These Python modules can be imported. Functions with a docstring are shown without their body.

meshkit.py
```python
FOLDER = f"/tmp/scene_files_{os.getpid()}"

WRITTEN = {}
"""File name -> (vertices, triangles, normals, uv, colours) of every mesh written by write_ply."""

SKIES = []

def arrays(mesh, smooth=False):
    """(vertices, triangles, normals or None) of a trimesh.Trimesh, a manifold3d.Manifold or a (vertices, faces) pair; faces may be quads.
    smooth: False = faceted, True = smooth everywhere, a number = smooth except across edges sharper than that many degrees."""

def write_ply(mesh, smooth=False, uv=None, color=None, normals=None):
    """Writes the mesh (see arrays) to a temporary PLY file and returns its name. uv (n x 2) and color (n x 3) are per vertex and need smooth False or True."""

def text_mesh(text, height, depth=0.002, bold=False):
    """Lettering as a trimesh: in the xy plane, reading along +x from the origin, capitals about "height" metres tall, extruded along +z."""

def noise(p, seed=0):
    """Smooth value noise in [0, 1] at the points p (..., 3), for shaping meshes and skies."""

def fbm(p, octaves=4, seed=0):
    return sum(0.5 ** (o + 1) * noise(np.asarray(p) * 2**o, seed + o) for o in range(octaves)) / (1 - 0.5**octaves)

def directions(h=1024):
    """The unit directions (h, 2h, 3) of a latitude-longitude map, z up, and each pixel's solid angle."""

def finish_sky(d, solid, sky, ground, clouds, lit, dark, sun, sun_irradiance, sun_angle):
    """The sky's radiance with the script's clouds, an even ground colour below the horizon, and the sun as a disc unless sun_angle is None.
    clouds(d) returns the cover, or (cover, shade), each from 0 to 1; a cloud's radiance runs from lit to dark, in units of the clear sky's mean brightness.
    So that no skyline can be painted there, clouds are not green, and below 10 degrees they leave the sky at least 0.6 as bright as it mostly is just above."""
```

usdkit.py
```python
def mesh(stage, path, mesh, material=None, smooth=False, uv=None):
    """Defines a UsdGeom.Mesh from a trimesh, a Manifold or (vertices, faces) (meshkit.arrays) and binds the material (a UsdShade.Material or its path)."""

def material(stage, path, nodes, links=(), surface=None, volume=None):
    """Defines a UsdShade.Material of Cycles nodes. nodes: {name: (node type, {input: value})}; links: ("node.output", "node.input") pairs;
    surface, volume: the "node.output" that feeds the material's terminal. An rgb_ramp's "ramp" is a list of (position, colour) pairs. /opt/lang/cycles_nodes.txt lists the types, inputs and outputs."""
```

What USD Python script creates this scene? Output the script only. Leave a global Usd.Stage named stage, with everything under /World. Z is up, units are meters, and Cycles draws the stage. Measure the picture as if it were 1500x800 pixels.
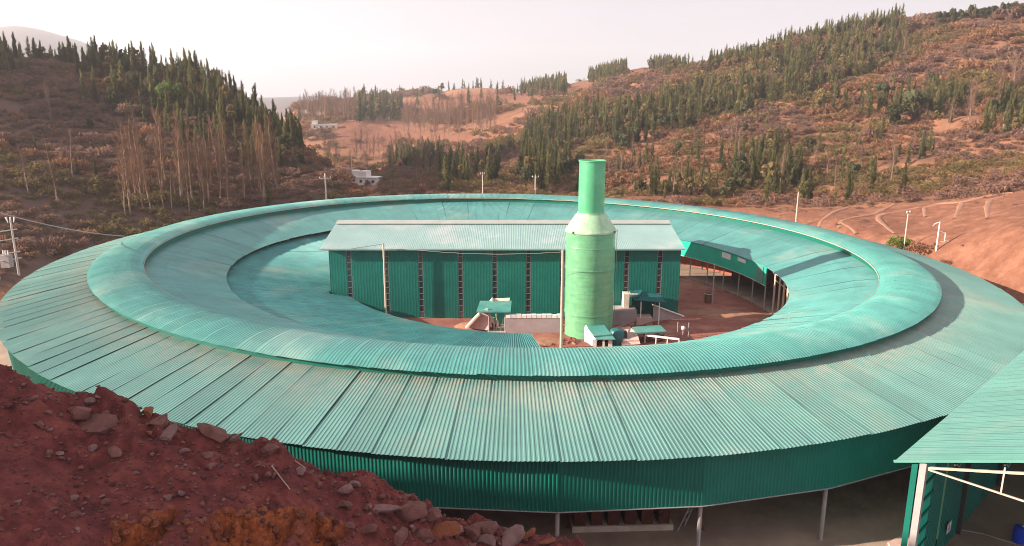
import math, random
import numpy as np, trimesh, shapely, usdkit, meshkit
from scipy.interpolate import PchipInterpolator
from scipy.ndimage import map_coordinates
from scipy.spatial import ConvexHull
from pxr import Usd, UsdGeom, UsdLux, UsdShade, Gf, Sdf, Vt

stage = Usd.Stage.CreateInMemory()
UsdGeom.SetStageUpAxis(stage, UsdGeom.Tokens.z)
UsdGeom.SetStageMetersPerUnit(stage, 1.0)
UsdGeom.Xform.Define(stage, '/World')
rng = np.random.default_rng(7)
PI = math.pi

# ------------------------------------------------------------------ camera
H, FPX, PITCH = 22.6, 1050.0, 0.2265
cam = UsdGeom.Camera.Define(stage, '/World/camera')
cam.CreateHorizontalApertureAttr(36.0)
cam.CreateVerticalApertureAttr(36.0 * 546 / 1024)
cam.CreateFocalLengthAttr(36.0 * FPX / 1500)
cam.CreateClippingRangeAttr(Gf.Vec2f(0.5, 20000))
cam.CreateExposureAttr(1.64)
cam.AddTranslateOp().Set(Gf.Vec3d(0, 0, H))
cam.AddRotateXOp().Set(90 - math.degrees(PITCH))

# ------------------------------------------------------------------ sky and sun
SUN_AZ, SUN_EL = math.radians(10), math.radians(20)      # the light travels to +x and a little to +y
S = np.array([-math.cos(SUN_AZ) * math.cos(SUN_EL), -math.sin(SUN_AZ) * math.cos(SUN_EL), math.sin(SUN_EL)])
sun = UsdLux.DistantLight.Define(stage, '/World/sun')
sun.CreateNormalizeAttr(True)
sun.CreateIntensityAttr(1.25)
sun.CreateAngleAttr(0.6)
sun.CreateColorAttr(Gf.Vec3f(1.0, 0.86, 0.72))
q = Gf.Rotation(Gf.Vec3d(0, 0, -1), Gf.Vec3d(*(-S))).GetQuat()
sun.AddOrientOp(UsdGeom.XformOp.PrecisionDouble).Set(Gf.Quatd(q))
M = {}
def mat(name, nodes, links, **k):
    M[name] = usdkit.material(stage, '/World/Looks/' + name, nodes, links, **k)
    return M[name]
mat('sky', {
    'tc': ('texture_coordinate', {}),
    'sky': ('sky_texture', {'sky_type': 'single_scattering', 'sun_disc': False, 'sun_elevation': SUN_EL, 'sun_rotation': math.atan2(S[0], S[1]), 'air_density': 1.0, 'aerosol_density': 2.5}),
    'map': ('mapping', {'scale': (1.6, 1.6, 5.0)}),
    'n': ('noise_texture', {'scale': 1.3, 'detail': 5.0, 'roughness': 0.5}),
    'r': ('rgb_ramp', {'ramp': [(0.36, (.70, .70, .70)), (0.62, (1.0, 1.0, 1.0))]}),
    'mx': ('mix_color', {'b': (5.5, 5.15, 5.6)}),
    'bg': ('background_shader', {'strength': 0.05})},
    [('tc.generated', 'map.vector'), ('map.vector', 'n.vector'), ('n.fac', 'r.fac'), ('r.color', 'mx.fac'), ('sky.color', 'mx.a'), ('mx.result', 'bg.color')], surface='bg.background')
dome = UsdLux.DomeLight.Define(stage, '/World/sky')
UsdShade.MaterialBindingAPI.Apply(dome.GetPrim()).Bind(M['sky'])

# ------------------------------------------------------------------ helpers
def ray(px, py):
    A, B = (px - 750) / FPX, (400 - py) / FPX
    return np.array([A, math.cos(PITCH) + B * math.sin(PITCH), -math.sin(PITCH) + B * math.cos(PITCH)])
def at(px, py, z=0.0):                       # the point of a photo pixel at height z
    r = ray(px, py)
    return r * ((z - H) / r[2]) + [0, 0, H]
def aty(px, py, y):                          # the point of a photo pixel at distance y
    r = ray(px, py)
    return r * (y / r[1]) + [0, 0, H]
def project(P):
    r = np.asarray(P, float) - [0, 0, H]
    dep = r[..., 1] * math.cos(PITCH) - r[..., 2] * math.sin(PITCH)
    up = r[..., 1] * math.sin(PITCH) + r[..., 2] * math.cos(PITCH)
    dep = np.where(dep > 0.1, dep, np.nan)
    return 750 + FPX * r[..., 0] / dep, 400 - FPX * up / dep

counts = {}
def pname(parent, name):
    k = (parent, name)
    n = counts.get(k, 0)
    counts[k] = n + 1
    return f'{parent}/{name}' + (f'_{n:03d}' if n else '')
def tag(prim, label=None, cat=None, group=None, kind=None):
    p = prim.GetPrim() if hasattr(prim, 'GetPrim') else prim
    for k, v in (('label', label), ('category', cat), ('group', group), ('kind', kind)):
        if v:
            p.SetCustomDataByKey(k, v)
    return p
def thing(name, label, cat, loc=(0, 0, 0), rz=0.0, group=None):
    x = UsdGeom.Xform.Define(stage, pname('/World', name))
    x.AddTranslateOp().Set(Gf.Vec3d(*map(float, loc)))
    if rz:
        x.AddRotateZOp().Set(math.degrees(rz))
    return tag(x, label, cat, group)
class MB:
    def __init__(s):
        s.v, s.f, s.n = [], [], 0
    def add(s, v, f):
        v = np.asarray(v, float).reshape(-1, 3)
        f = np.asarray(f, int)
        if f.shape[1] == 4:
            f = np.vstack([f[:, [0, 1, 2]], f[:, [0, 2, 3]]])
        s.v.append(v); s.f.append(f + s.n); s.n += len(v)
        return s
    def box(s, lo, hi, rz=0, about=None):
        lo, hi = np.array(lo, float), np.array(hi, float)
        v = np.array([[x, y, z] for x in (0, 1) for y in (0, 1) for z in (0, 1)]) * (hi - lo) + lo
        if rz:
            c0 = np.array(about if about is not None else (lo + hi) / 2)
            w = v - c0
            v = np.stack([w[:, 0] * math.cos(rz) - w[:, 1] * math.sin(rz), w[:, 0] * math.sin(rz) + w[:, 1] * math.cos(rz), w[:, 2]], 1) + c0
        return s.add(v, [[0, 1, 3, 2], [4, 6, 7, 5], [0, 4, 5, 1], [2, 3, 7, 6], [0, 2, 6, 4], [1, 5, 7, 3]])
    def bar(s, a, b, w, h=None, up=(0, 0, 1)):        # a rectangular bar from a to b
        a, b = np.array(a, float), np.array(b, float)
        d = (b - a) / np.linalg.norm(b - a)
        u = np.array(up, float)
        if abs(d @ u) > .95:
            u = np.array([0, 1.0, 0])
        x = np.cross(d, u); x /= np.linalg.norm(x)
        y = np.cross(x, d)
        h = h or w
        v = [p + x * i * w / 2 + y * j * h / 2 for p in (a, b) for i, j in ((-1, -1), (1, -1), (1, 1), (-1, 1))]
        return s.add(v, [[0, 1, 2, 3], [4, 7, 6, 5], [0, 4, 5, 1], [1, 5, 6, 2], [2, 6, 7, 3], [3, 7, 4, 0]])
    def tube(s, pts, radii, n=8, cap=True):
        pts = np.array(pts, float)
        radii = np.broadcast_to(np.asarray(radii, float), len(pts))
        t = np.gradient(pts, axis=0) if len(pts) > 2 else np.repeat([pts[1] - pts[0]], 2, 0)
        t = t / np.linalg.norm(t, axis=1, keepdims=True)
        ref = np.array([0, 0, 1.0]) if abs(t[0][2]) < .9 else np.array([1.0, 0, 0])
        x = np.cross(t, ref); x /= np.linalg.norm(x, axis=1, keepdims=True)
        y = np.cross(t, x)
        th = np.arange(n) / n * 2 * PI
        v = pts[:, None] + radii[:, None, None] * (np.cos(th)[None, :, None] * x[:, None] + np.sin(th)[None, :, None] * y[:, None])
        f = [[i * n + j, i * n + (j + 1) % n, (i + 1) * n + (j + 1) % n, (i + 1) * n + j] for i in range(len(pts) - 1) for j in range(n)]
        s.add(v.reshape(-1, 3), f)
        if cap and n > 2:
            for e in (0, len(pts) - 1):
                s.add(v[e], [[0, j, j + 1] for j in range(1, n - 1)])
        return s
    def lathe(s, prof, c0=(0, 0), n=48):
        prof = np.array(prof, float)
        th = np.arange(n) / n * 2 * PI
        v = np.stack([c0[0] + prof[:, 0:1] * np.cos(th), c0[1] + prof[:, 0:1] * np.sin(th), np.repeat(prof[:, 1:2], n, 1)], -1)
        f = [[i * n + j, i * n + (j + 1) % n, (i + 1) * n + (j + 1) % n, (i + 1) * n + j] for i in range(len(prof) - 1) for j in range(n)]
        return s.add(v.reshape(-1, 3), f)
    def prism(s, poly, z0, z1):
        p = np.array(poly, float); n = len(p)
        v = np.vstack([np.c_[p, np.full(n, z0)], np.c_[p, np.full(n, z1)]])
        f = [[i, (i + 1) % n, n + (i + 1) % n] for i in range(n)] + [[i, n + (i + 1) % n, n + i] for i in range(n)]
        f += [[0, i + 1, i] for i in range(1, n - 1)] + [[n, n + i, n + i + 1] for i in range(1, n - 1)]
        return s.add(v, f)
    def solid(s, poly3, off):                    # a planar polygon (fan) thickened by the vector off
        p = np.array(poly3, float); n = len(p)
        v = np.vstack([p, p + np.array(off)])
        f = [[i, (i + 1) % n, n + (i + 1) % n] for i in range(n)] + [[i, n + (i + 1) % n, n + i] for i in range(n)]
        f += [[0, i + 1, i] for i in range(1, n - 1)] + [[n, n + i, n + i + 1] for i in range(1, n - 1)]
        return s.add(v, f)
    def mesh(s):
        return np.vstack(s.v), np.vstack(s.f)
    def build(s, name, material, parent=None, smooth=False):
        par = '/World' if parent is None else str(parent.GetPath())
        return usdkit.mesh(stage, pname(par, name), s.mesh(), M[material], smooth=smooth).GetPrim()

def rock_mesh(seed, n=26, flat=.7, smooth_it=0):
    r_ = np.random.default_rng(seed)
    p = r_.normal(size=(n, 3)); p /= np.linalg.norm(p, axis=1, keepdims=True)
    p *= r_.uniform(.72, 1.0, (n, 1))
    p *= [1, r_.uniform(.6, .95), r_.uniform(flat * .7, flat * 1.15)]
    m = trimesh.convex.convex_hull(p)
    m = m.subdivide().subdivide()
    v = m.vertices
    v = v * (1 + (meshkit.fbm(v * 2.2 + seed * 3.1, 4, seed)[:, None] - .5) * .32)
    return v, m.faces

# ------------------------------------------------------------------ materials
def pbr(name, base, rough=.6, var=.25, scale=1.0, dirt=None, dirt_at=(.52, .72), dirt_scale=.25, bump=0, bump_scale=8, spec=.4, metallic=0., stretch=(1, 1, 1), coat=0., each=0.):
    """A painted or earthy surface: base colour with fine tonal noise, patches of dirt, relief."""
    lo, hi = [c * (1 - var) for c in base], [min(1, c * (1 + var)) for c in base]
    N = {'g': ('geometry', {}), 'm': ('mapping', {'scale': stretch}),
         'n': ('noise_texture', {'scale': scale, 'detail': 6.0, 'roughness': .62}),
         'r': ('rgb_ramp', {'ramp': [(.28, lo), (.72, hi)]}),
         'p': ('principled_bsdf', {'roughness': rough, 'specular_ior_level': spec, 'metallic': metallic, 'coat_weight': coat, 'coat_roughness': .25})}
    L = [('g.position', 'm.vector'), ('m.vector', 'n.vector'), ('n.fac', 'r.fac')]
    out = 'r.color'
    if dirt is not None:
        N['dn'] = ('noise_texture', {'scale': dirt_scale, 'detail': 7.0, 'roughness': .66})
        N['dr'] = ('rgb_ramp', {'ramp': [(dirt_at[0], (0, 0, 0)), (dirt_at[1], (.75, .75, .75))]})
        N['dm'] = ('mix_color', {'b': dirt})
        L += [('g.position', 'dn.vector'), ('dn.fac', 'dr.fac'), ('dr.color', 'dm.fac'), (out, 'dm.a')]
        out = 'dm.result'
    if each:                                   # every sheet a slightly different batch or age
        N['oi'] = ('object_info', {}); N['er'] = ('rgb_ramp', {'ramp': [(0, (1 - 2 * each,) * 3), (.5, (1 - .3 * each,) * 3), (1, (1, 1, 1))]})
        N['em'] = ('mix_color', {'blend_type': 'multiply', 'fac': 1.0})
        L += [('oi.random', 'er.fac'), (out, 'em.a'), ('er.color', 'em.b')]
        out = 'em.result'
    L.append((out, 'p.base_color'))
    if bump:
        N['bn'] = ('noise_texture', {'scale': bump_scale, 'detail': 6.0, 'roughness': .65})
        N['b'] = ('bump', {'strength': 1.0, 'distance': bump})
        L += [('g.position', 'bn.vector'), ('bn.fac', 'b.height'), ('b.normal', 'p.normal')]
    return mat(name, N, L, surface='p.BSDF')

mat('roof_outer', {'g': ('geometry', {}), 'at': ('attribute', {'attribute': 'dust'}), 'n': ('noise_texture', {'scale': .35, 'detail': 6.0, 'roughness': .62}), 'dn': ('noise_texture', {'scale': .13, 'detail': 7.0, 'roughness': .66}), 'sn': ('noise_texture', {'scale': 1.1, 'detail': 5.0, 'roughness': .7}),
    'r': ('rgb_ramp', {'ramp': [(.28, (.098, .225, .200)), (.72, (.125, .295, .255))]}), 'dr': ('rgb_ramp', {'ramp': [(.54, (0, 0, 0)), (.78, (.7, .7, .7))]}), 'sr': ('rgb_ramp', {'ramp': [(.34, (0, 0, 0)), (.62, (.8, .8, .8))]}),
    'mu': ('math', {'math_type': 'multiply'}), 'm1': ('mix_color', {'b': (.30, .32, .25)}), 'm2': ('mix_color', {'b': (.36, .285, .215)}), 'oi': ('object_info', {}), 'er': ('rgb_ramp', {'ramp': [(0, (.84, .84, .84)), (.5, (.97, .97, .97)), (1, (1, 1, 1))]}), 'em': ('mix_color', {'blend_type': 'multiply', 'fac': 1.0}), 'p': ('principled_bsdf', {'roughness': .42, 'specular_ior_level': .5})},
    [('g.position', 'n.vector'), ('g.position', 'dn.vector'), ('g.position', 'sn.vector'), ('n.fac', 'r.fac'), ('dn.fac', 'dr.fac'), ('sn.fac', 'sr.fac'), ('at.fac', 'mu.value1'),
     ('sr.color', 'mu.value2'), ('dr.color', 'm1.fac'), ('r.color', 'm1.a'), ('mu.value', 'm2.fac'), ('m1.result', 'm2.a'), ('oi.random', 'er.fac'), ('m2.result', 'em.a'), ('er.color', 'em.b'), ('em.result', 'p.base_color')], surface='p.BSDF')
pbr('roof_cap', (.072, .272, .238), .38, .16, .5, dirt=(.30, .42, .36), dirt_at=(.50, .75), dirt_scale=.13, spec=.5, each=.07)
pbr('roof_lean', (.062, .27, .26), .6, .22, .5, dirt=(.26, .34, .28), dirt_at=(.52, .74), dirt_scale=.15, spec=.5, each=.06)  # bluer than roof_inner: the sky's reflection is put into the colour
pbr('roof_inner', (.078, .258, .236), .40, .18, .4, dirt=(.30, .36, .30), dirt_at=(.52, .78), dirt_scale=.12, spec=.5, each=.05)
pbr('roof_shed', (.105, .272, .228), .42, .12, .5, dirt=(.2, .3, .25), dirt_scale=.3, spec=.5, each=.04)
pbr('roof_grey', (.245, .375, .355), .45, .10, .4, dirt=(.45, .44, .42), dirt_scale=.2, spec=.45)
pbr('ridge_cream', (.33, .35, .32), .6, .12, .8)
pbr('wall_green', (.003, .135, .108), .45, .14, .6, dirt=(.01, .16, .12), dirt_scale=.15, spec=.4, each=.06)
pbr('fascia_green', (.003, .120, .088), .42, .14, .6, dirt=(.01, .15, .105), dirt_scale=.2, spec=.45)
pbr('fascia_lit', (.012, .44, .30), .45, .12, .6)  # lighter copy of fascia_green, sunlit look put into the colour
pbr('frp_green', (.118, .335, .175), .30, .2, 1.6, dirt=(.19, .40, .215), dirt_at=(.42, .75), dirt_scale=.9, spec=.6, coat=.35, stretch=(.35, .35, 2.6), bump=.03, bump_scale=1.6)
pbr('frp_cone', (.29, .46, .29), .4, .15, 1.2, dirt=(.55, .60, .42), dirt_scale=.8)
pbr('frp_tube', (.09, .37, .19), .3, .12, .8, dirt=(.20, .55, .28), dirt_scale=.6, spec=.5)
pbr('steel_grey', (.34, .30, .295), .55, .12, 2)
pbr('steel_cream', (.50, .40, .32), .55, .15, 2)
pbr('steel_dark', (.06, .05, .05), .6, .2, 2)
pbr('frame_grey', (.20, .19, .18), .6, .1, 3)
pbr('white_paint', (.78, .72, .66), .6, .1, 3)
pbr('concrete_pole', (.52, .45, .40), .8, .12, 3)
pbr('rust', (.20, .08, .045), .8, .3, 4)
pbr('plaster_cream', (.66, .56, .45), .8, .12, 1.5, dirt=(.45, .35, .28), dirt_scale=.9)
pbr('plaster_grey', (.38, .31, .31), .85, .12, 1.2, dirt=(.30, .22, .2), dirt_scale=.7)
pbr('plaster_pink', (.56, .37, .32), .85, .15, 1.5)
pbr('concrete', (.45, .39, .34), .85, .15, 2, bump=.01)
pbr('tank_blue', (.025, .125, .13), .45, .12, 1)
pbr('barrel_blue', (.01, .05, .55), .35, .1, 2)
pbr('brick_red', (.26, .075, .045), .9, .35, 3, bump=.03, bump_scale=6)
pbr('brick_shaded', (.11, .034, .026), .9, .4, 3, bump=.03, bump_scale=6)  # darker copy of brick_red, the shade under the roof put into the colour
pbr('soil_red', (.25, .085, .060), .95, .3, .6, dirt=(.46, .24, .17), dirt_at=(.5, .7), dirt_scale=.14, bump=.06, bump_scale=2.5)
pbr('shed_floor', (.36, .25, .19), .9, .2, .5, dirt=(.42, .30, .23), dirt_scale=.3, bump=.02)
pbr('bund', (.29, .142, .087), .95, .2, .8, bump=.05, bump_scale=3)
pbr('rock_brown', (.12, .045, .036), .9, .4, 1.7, dirt=(.22, .10, .075), dirt_scale=1.4, bump=.05, bump_scale=7)
pbr('rock_pink', (.165, .085, .078), .9, .3, 2.2, dirt=(.15, .06, .045), dirt_scale=1.8, bump=.04, bump_scale=8)
pbr('rock_orange', (.20, .058, .025), .95, .4, 2.2, dirt=(.15, .045, .028), dirt_scale=2.2, bump=.12, bump_scale=7)
pbr('bank_soil', (.075, .021, .021), .95, .45, 1.3, dirt=(.13, .037, .027), dirt_at=(.48, .68), dirt_scale=.5, bump=.09, bump_scale=5)
mat('bank_ground', {'g': ('geometry', {}), 'at': ('attribute', {'attribute': 'cut'}),
    'n': ('noise_texture', {'scale': 1.3, 'detail': 9.0, 'roughness': .68}), 'n2': ('noise_texture', {'scale': 6.0, 'detail': 6.0, 'roughness': .7}), 'n3': ('noise_texture', {'scale': .4, 'detail': 5.0}),
    'r': ('rgb_ramp', {'ramp': [(.30, (.055, .015, .016)), (.48, (.115, .027, .026)), (.62, (.165, .042, .034)), (.75, (.24, .085, .062))]}),
    'o': ('rgb_ramp', {'ramp': [(.32, (.17, .042, .018)), (.55, (.34, .095, .034)), (.75, (.46, .15, .06))]}),
    'w': ('rgb_ramp', {'ramp': [(.45, (0, 0, 0)), (.7, (.45, .45, .45))]}),
    'm0': ('mix_color', {'b': (.20, .058, .040)}), 'm': ('mix_color', {}), 'b': ('bump', {'strength': 1.0, 'distance': .1}), 'p': ('principled_bsdf', {'roughness': .95, 'specular_ior_level': .15})},
    [('g.position', 'n.vector'), ('g.position', 'n2.vector'), ('g.position', 'n3.vector'), ('n.fac', 'r.fac'), ('n2.fac', 'o.fac'), ('n3.fac', 'w.fac'), ('w.color', 'm0.fac'), ('r.color', 'm0.a'), ('at.fac', 'm.fac'), ('m0.result', 'm.a'), ('o.color', 'm.b'), ('m.result', 'p.base_color'),
     ('n2.fac', 'b.height'), ('b.normal', 'p.normal')], surface='p.BSDF')
pbr('bark', (.10, .065, .05), .9, .25, 3)
pbr('bark_pale', (.31, .20, .14), .9, .25, 2)
pbr('bark_grey', (.24, .16, .125), .9, .25, 2)
pbr('bitumen', (.06, .06, .085), .8, .2, 2)
pbr('sheet_white', (.72, .68, .64), .6, .1, 2)
def leaf(name, c, var=.4):
    lo, hi = [x * (1 - var) for x in c], [x * (1 + var) for x in c]
    mat(name, {'oi': ('object_info', {}), 'g': ('geometry', {}), 'n': ('noise_texture', {'scale': 1.1, 'detail': 3.0}),
               'a': ('math', {'math_type': 'add'}), 'h': ('math', {'math_type': 'multiply', 'value2': .5}),
               'r': ('rgb_ramp', {'ramp': [(.2, lo), (.55, c), (.85, hi)]}),
               'd': ('diffuse_bsdf', {}), 't': ('translucent_bsdf', {}), 'mx': ('mix_closure', {'fac': .36})},
        [('oi.random', 'a.value1'), ('g.position', 'n.vector'), ('n.fac', 'a.value2'), ('a.value', 'h.value1'), ('h.value', 'r.fac'),
         ('r.color', 'd.color'), ('r.color', 't.color'), ('d.BSDF', 'mx.closure1'), ('t.BSDF', 'mx.closure2')], surface='mx.closure')
leaf('needles', (.19, .178, .072), .45)
leaf('needles_dark', (.12, .122, .06), .45)
leaf('leaves_green', (.12, .16, .05), .35)
leaf('leaves_lime', (.19, .23, .05), .3)
leaf('leaves_dark', (.085, .09, .045), .45)
leaf('scrub_brown', (.285, .148, .085), .25)
leaf('scrub_olive', (.20, .145, .066), .28)
leaf('scrub_violet', (.24, .142, .108), .25)
leaf('twig_haze', (.29, .165, .105), .3)
mat('glass_dark', {'p': ('principled_bsdf', {'base_color': (.03, .045, .05), 'roughness': .12, 'specular_ior_level': .6})}, [], surface='p.BSDF')
# the ground: scrub, red soil, fields and painted hill shade, by the cover that the terrain carries
mat('terrain', {'g': ('geometry', {}), 'at': ('attribute', {'attribute': 'cover'}), 'sp': ('separate_color', {'color_type': 'rgb'}),
    'n1': ('noise_texture', {'scale': .05, 'detail': 8.0, 'roughness': .68}), 'n2': ('noise_texture', {'scale': .45, 'detail': 6.0, 'roughness': .7}),
    'scrub': ('rgb_ramp', {'ramp': [(.30, (.10, .055, .036)), (.46, (.225, .108, .064)), (.60, (.30, .138, .078)), (.75, (.22, .15, .075))]}),
    'soil': ('rgb_ramp', {'ramp': [(.28, (.14, .058, .036)), (.5, (.22, .096, .060)), (.72, (.31, .15, .095))]}),
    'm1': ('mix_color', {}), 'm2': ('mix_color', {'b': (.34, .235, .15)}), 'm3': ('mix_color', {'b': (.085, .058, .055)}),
    'bn': ('bump', {'strength': .9, 'distance': .5}), 'p': ('principled_bsdf', {'roughness': .95, 'specular_ior_level': .1})},
    [('at.color', 'sp.color'), ('g.position', 'n1.vector'), ('g.position', 'n2.vector'), ('n1.fac', 'scrub.fac'), ('n2.fac', 'soil.fac'),
     ('sp.r', 'm1.fac'), ('scrub.color', 'm1.a'), ('soil.color', 'm1.b'), ('sp.g', 'm2.fac'), ('m1.result', 'm2.a'), ('sp.b', 'm3.fac'), ('m2.result', 'm3.a'), ('m3.result', 'p.base_color'),
     ('n2.fac', 'bn.height'), ('bn.normal', 'p.normal')], surface='p.BSDF')

# ------------------------------------------------------------------ the ring's plan: an ellipse and offsets from it
CX, CY, RA, RB, RPHI = -1.95, 80.96, 44.72, 40.4, 2.26
cph, sph = math.cos(RPHI), math.sin(RPHI)
def ring(th, d):
    x, y = (RA + d) * np.cos(th), (RB + d) * np.sin(th)
    return np.stack([CX + x * cph - y * sph, CY + x * sph + y * cph], -1)
def ring_uv(x, y):
    dx, dy = x - CX, y - CY
    return dx * cph + dy * sph, -dx * sph + dy * cph
def theta_of(x, y, d=0.0):
    u, v = ring_uv(x, y)
    return math.atan2(v / (RB + d), u / (RA + d))
def ring_off(x, y):                          # about how far outside the ring's base ellipse
    u, v = ring_uv(x, y)
    k = np.sqrt((u / RA) ** 2 + (v / RB) ** 2)
    return (k - 1) * np.hypot(u, v) / np.maximum(k, 1e-6)

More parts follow.
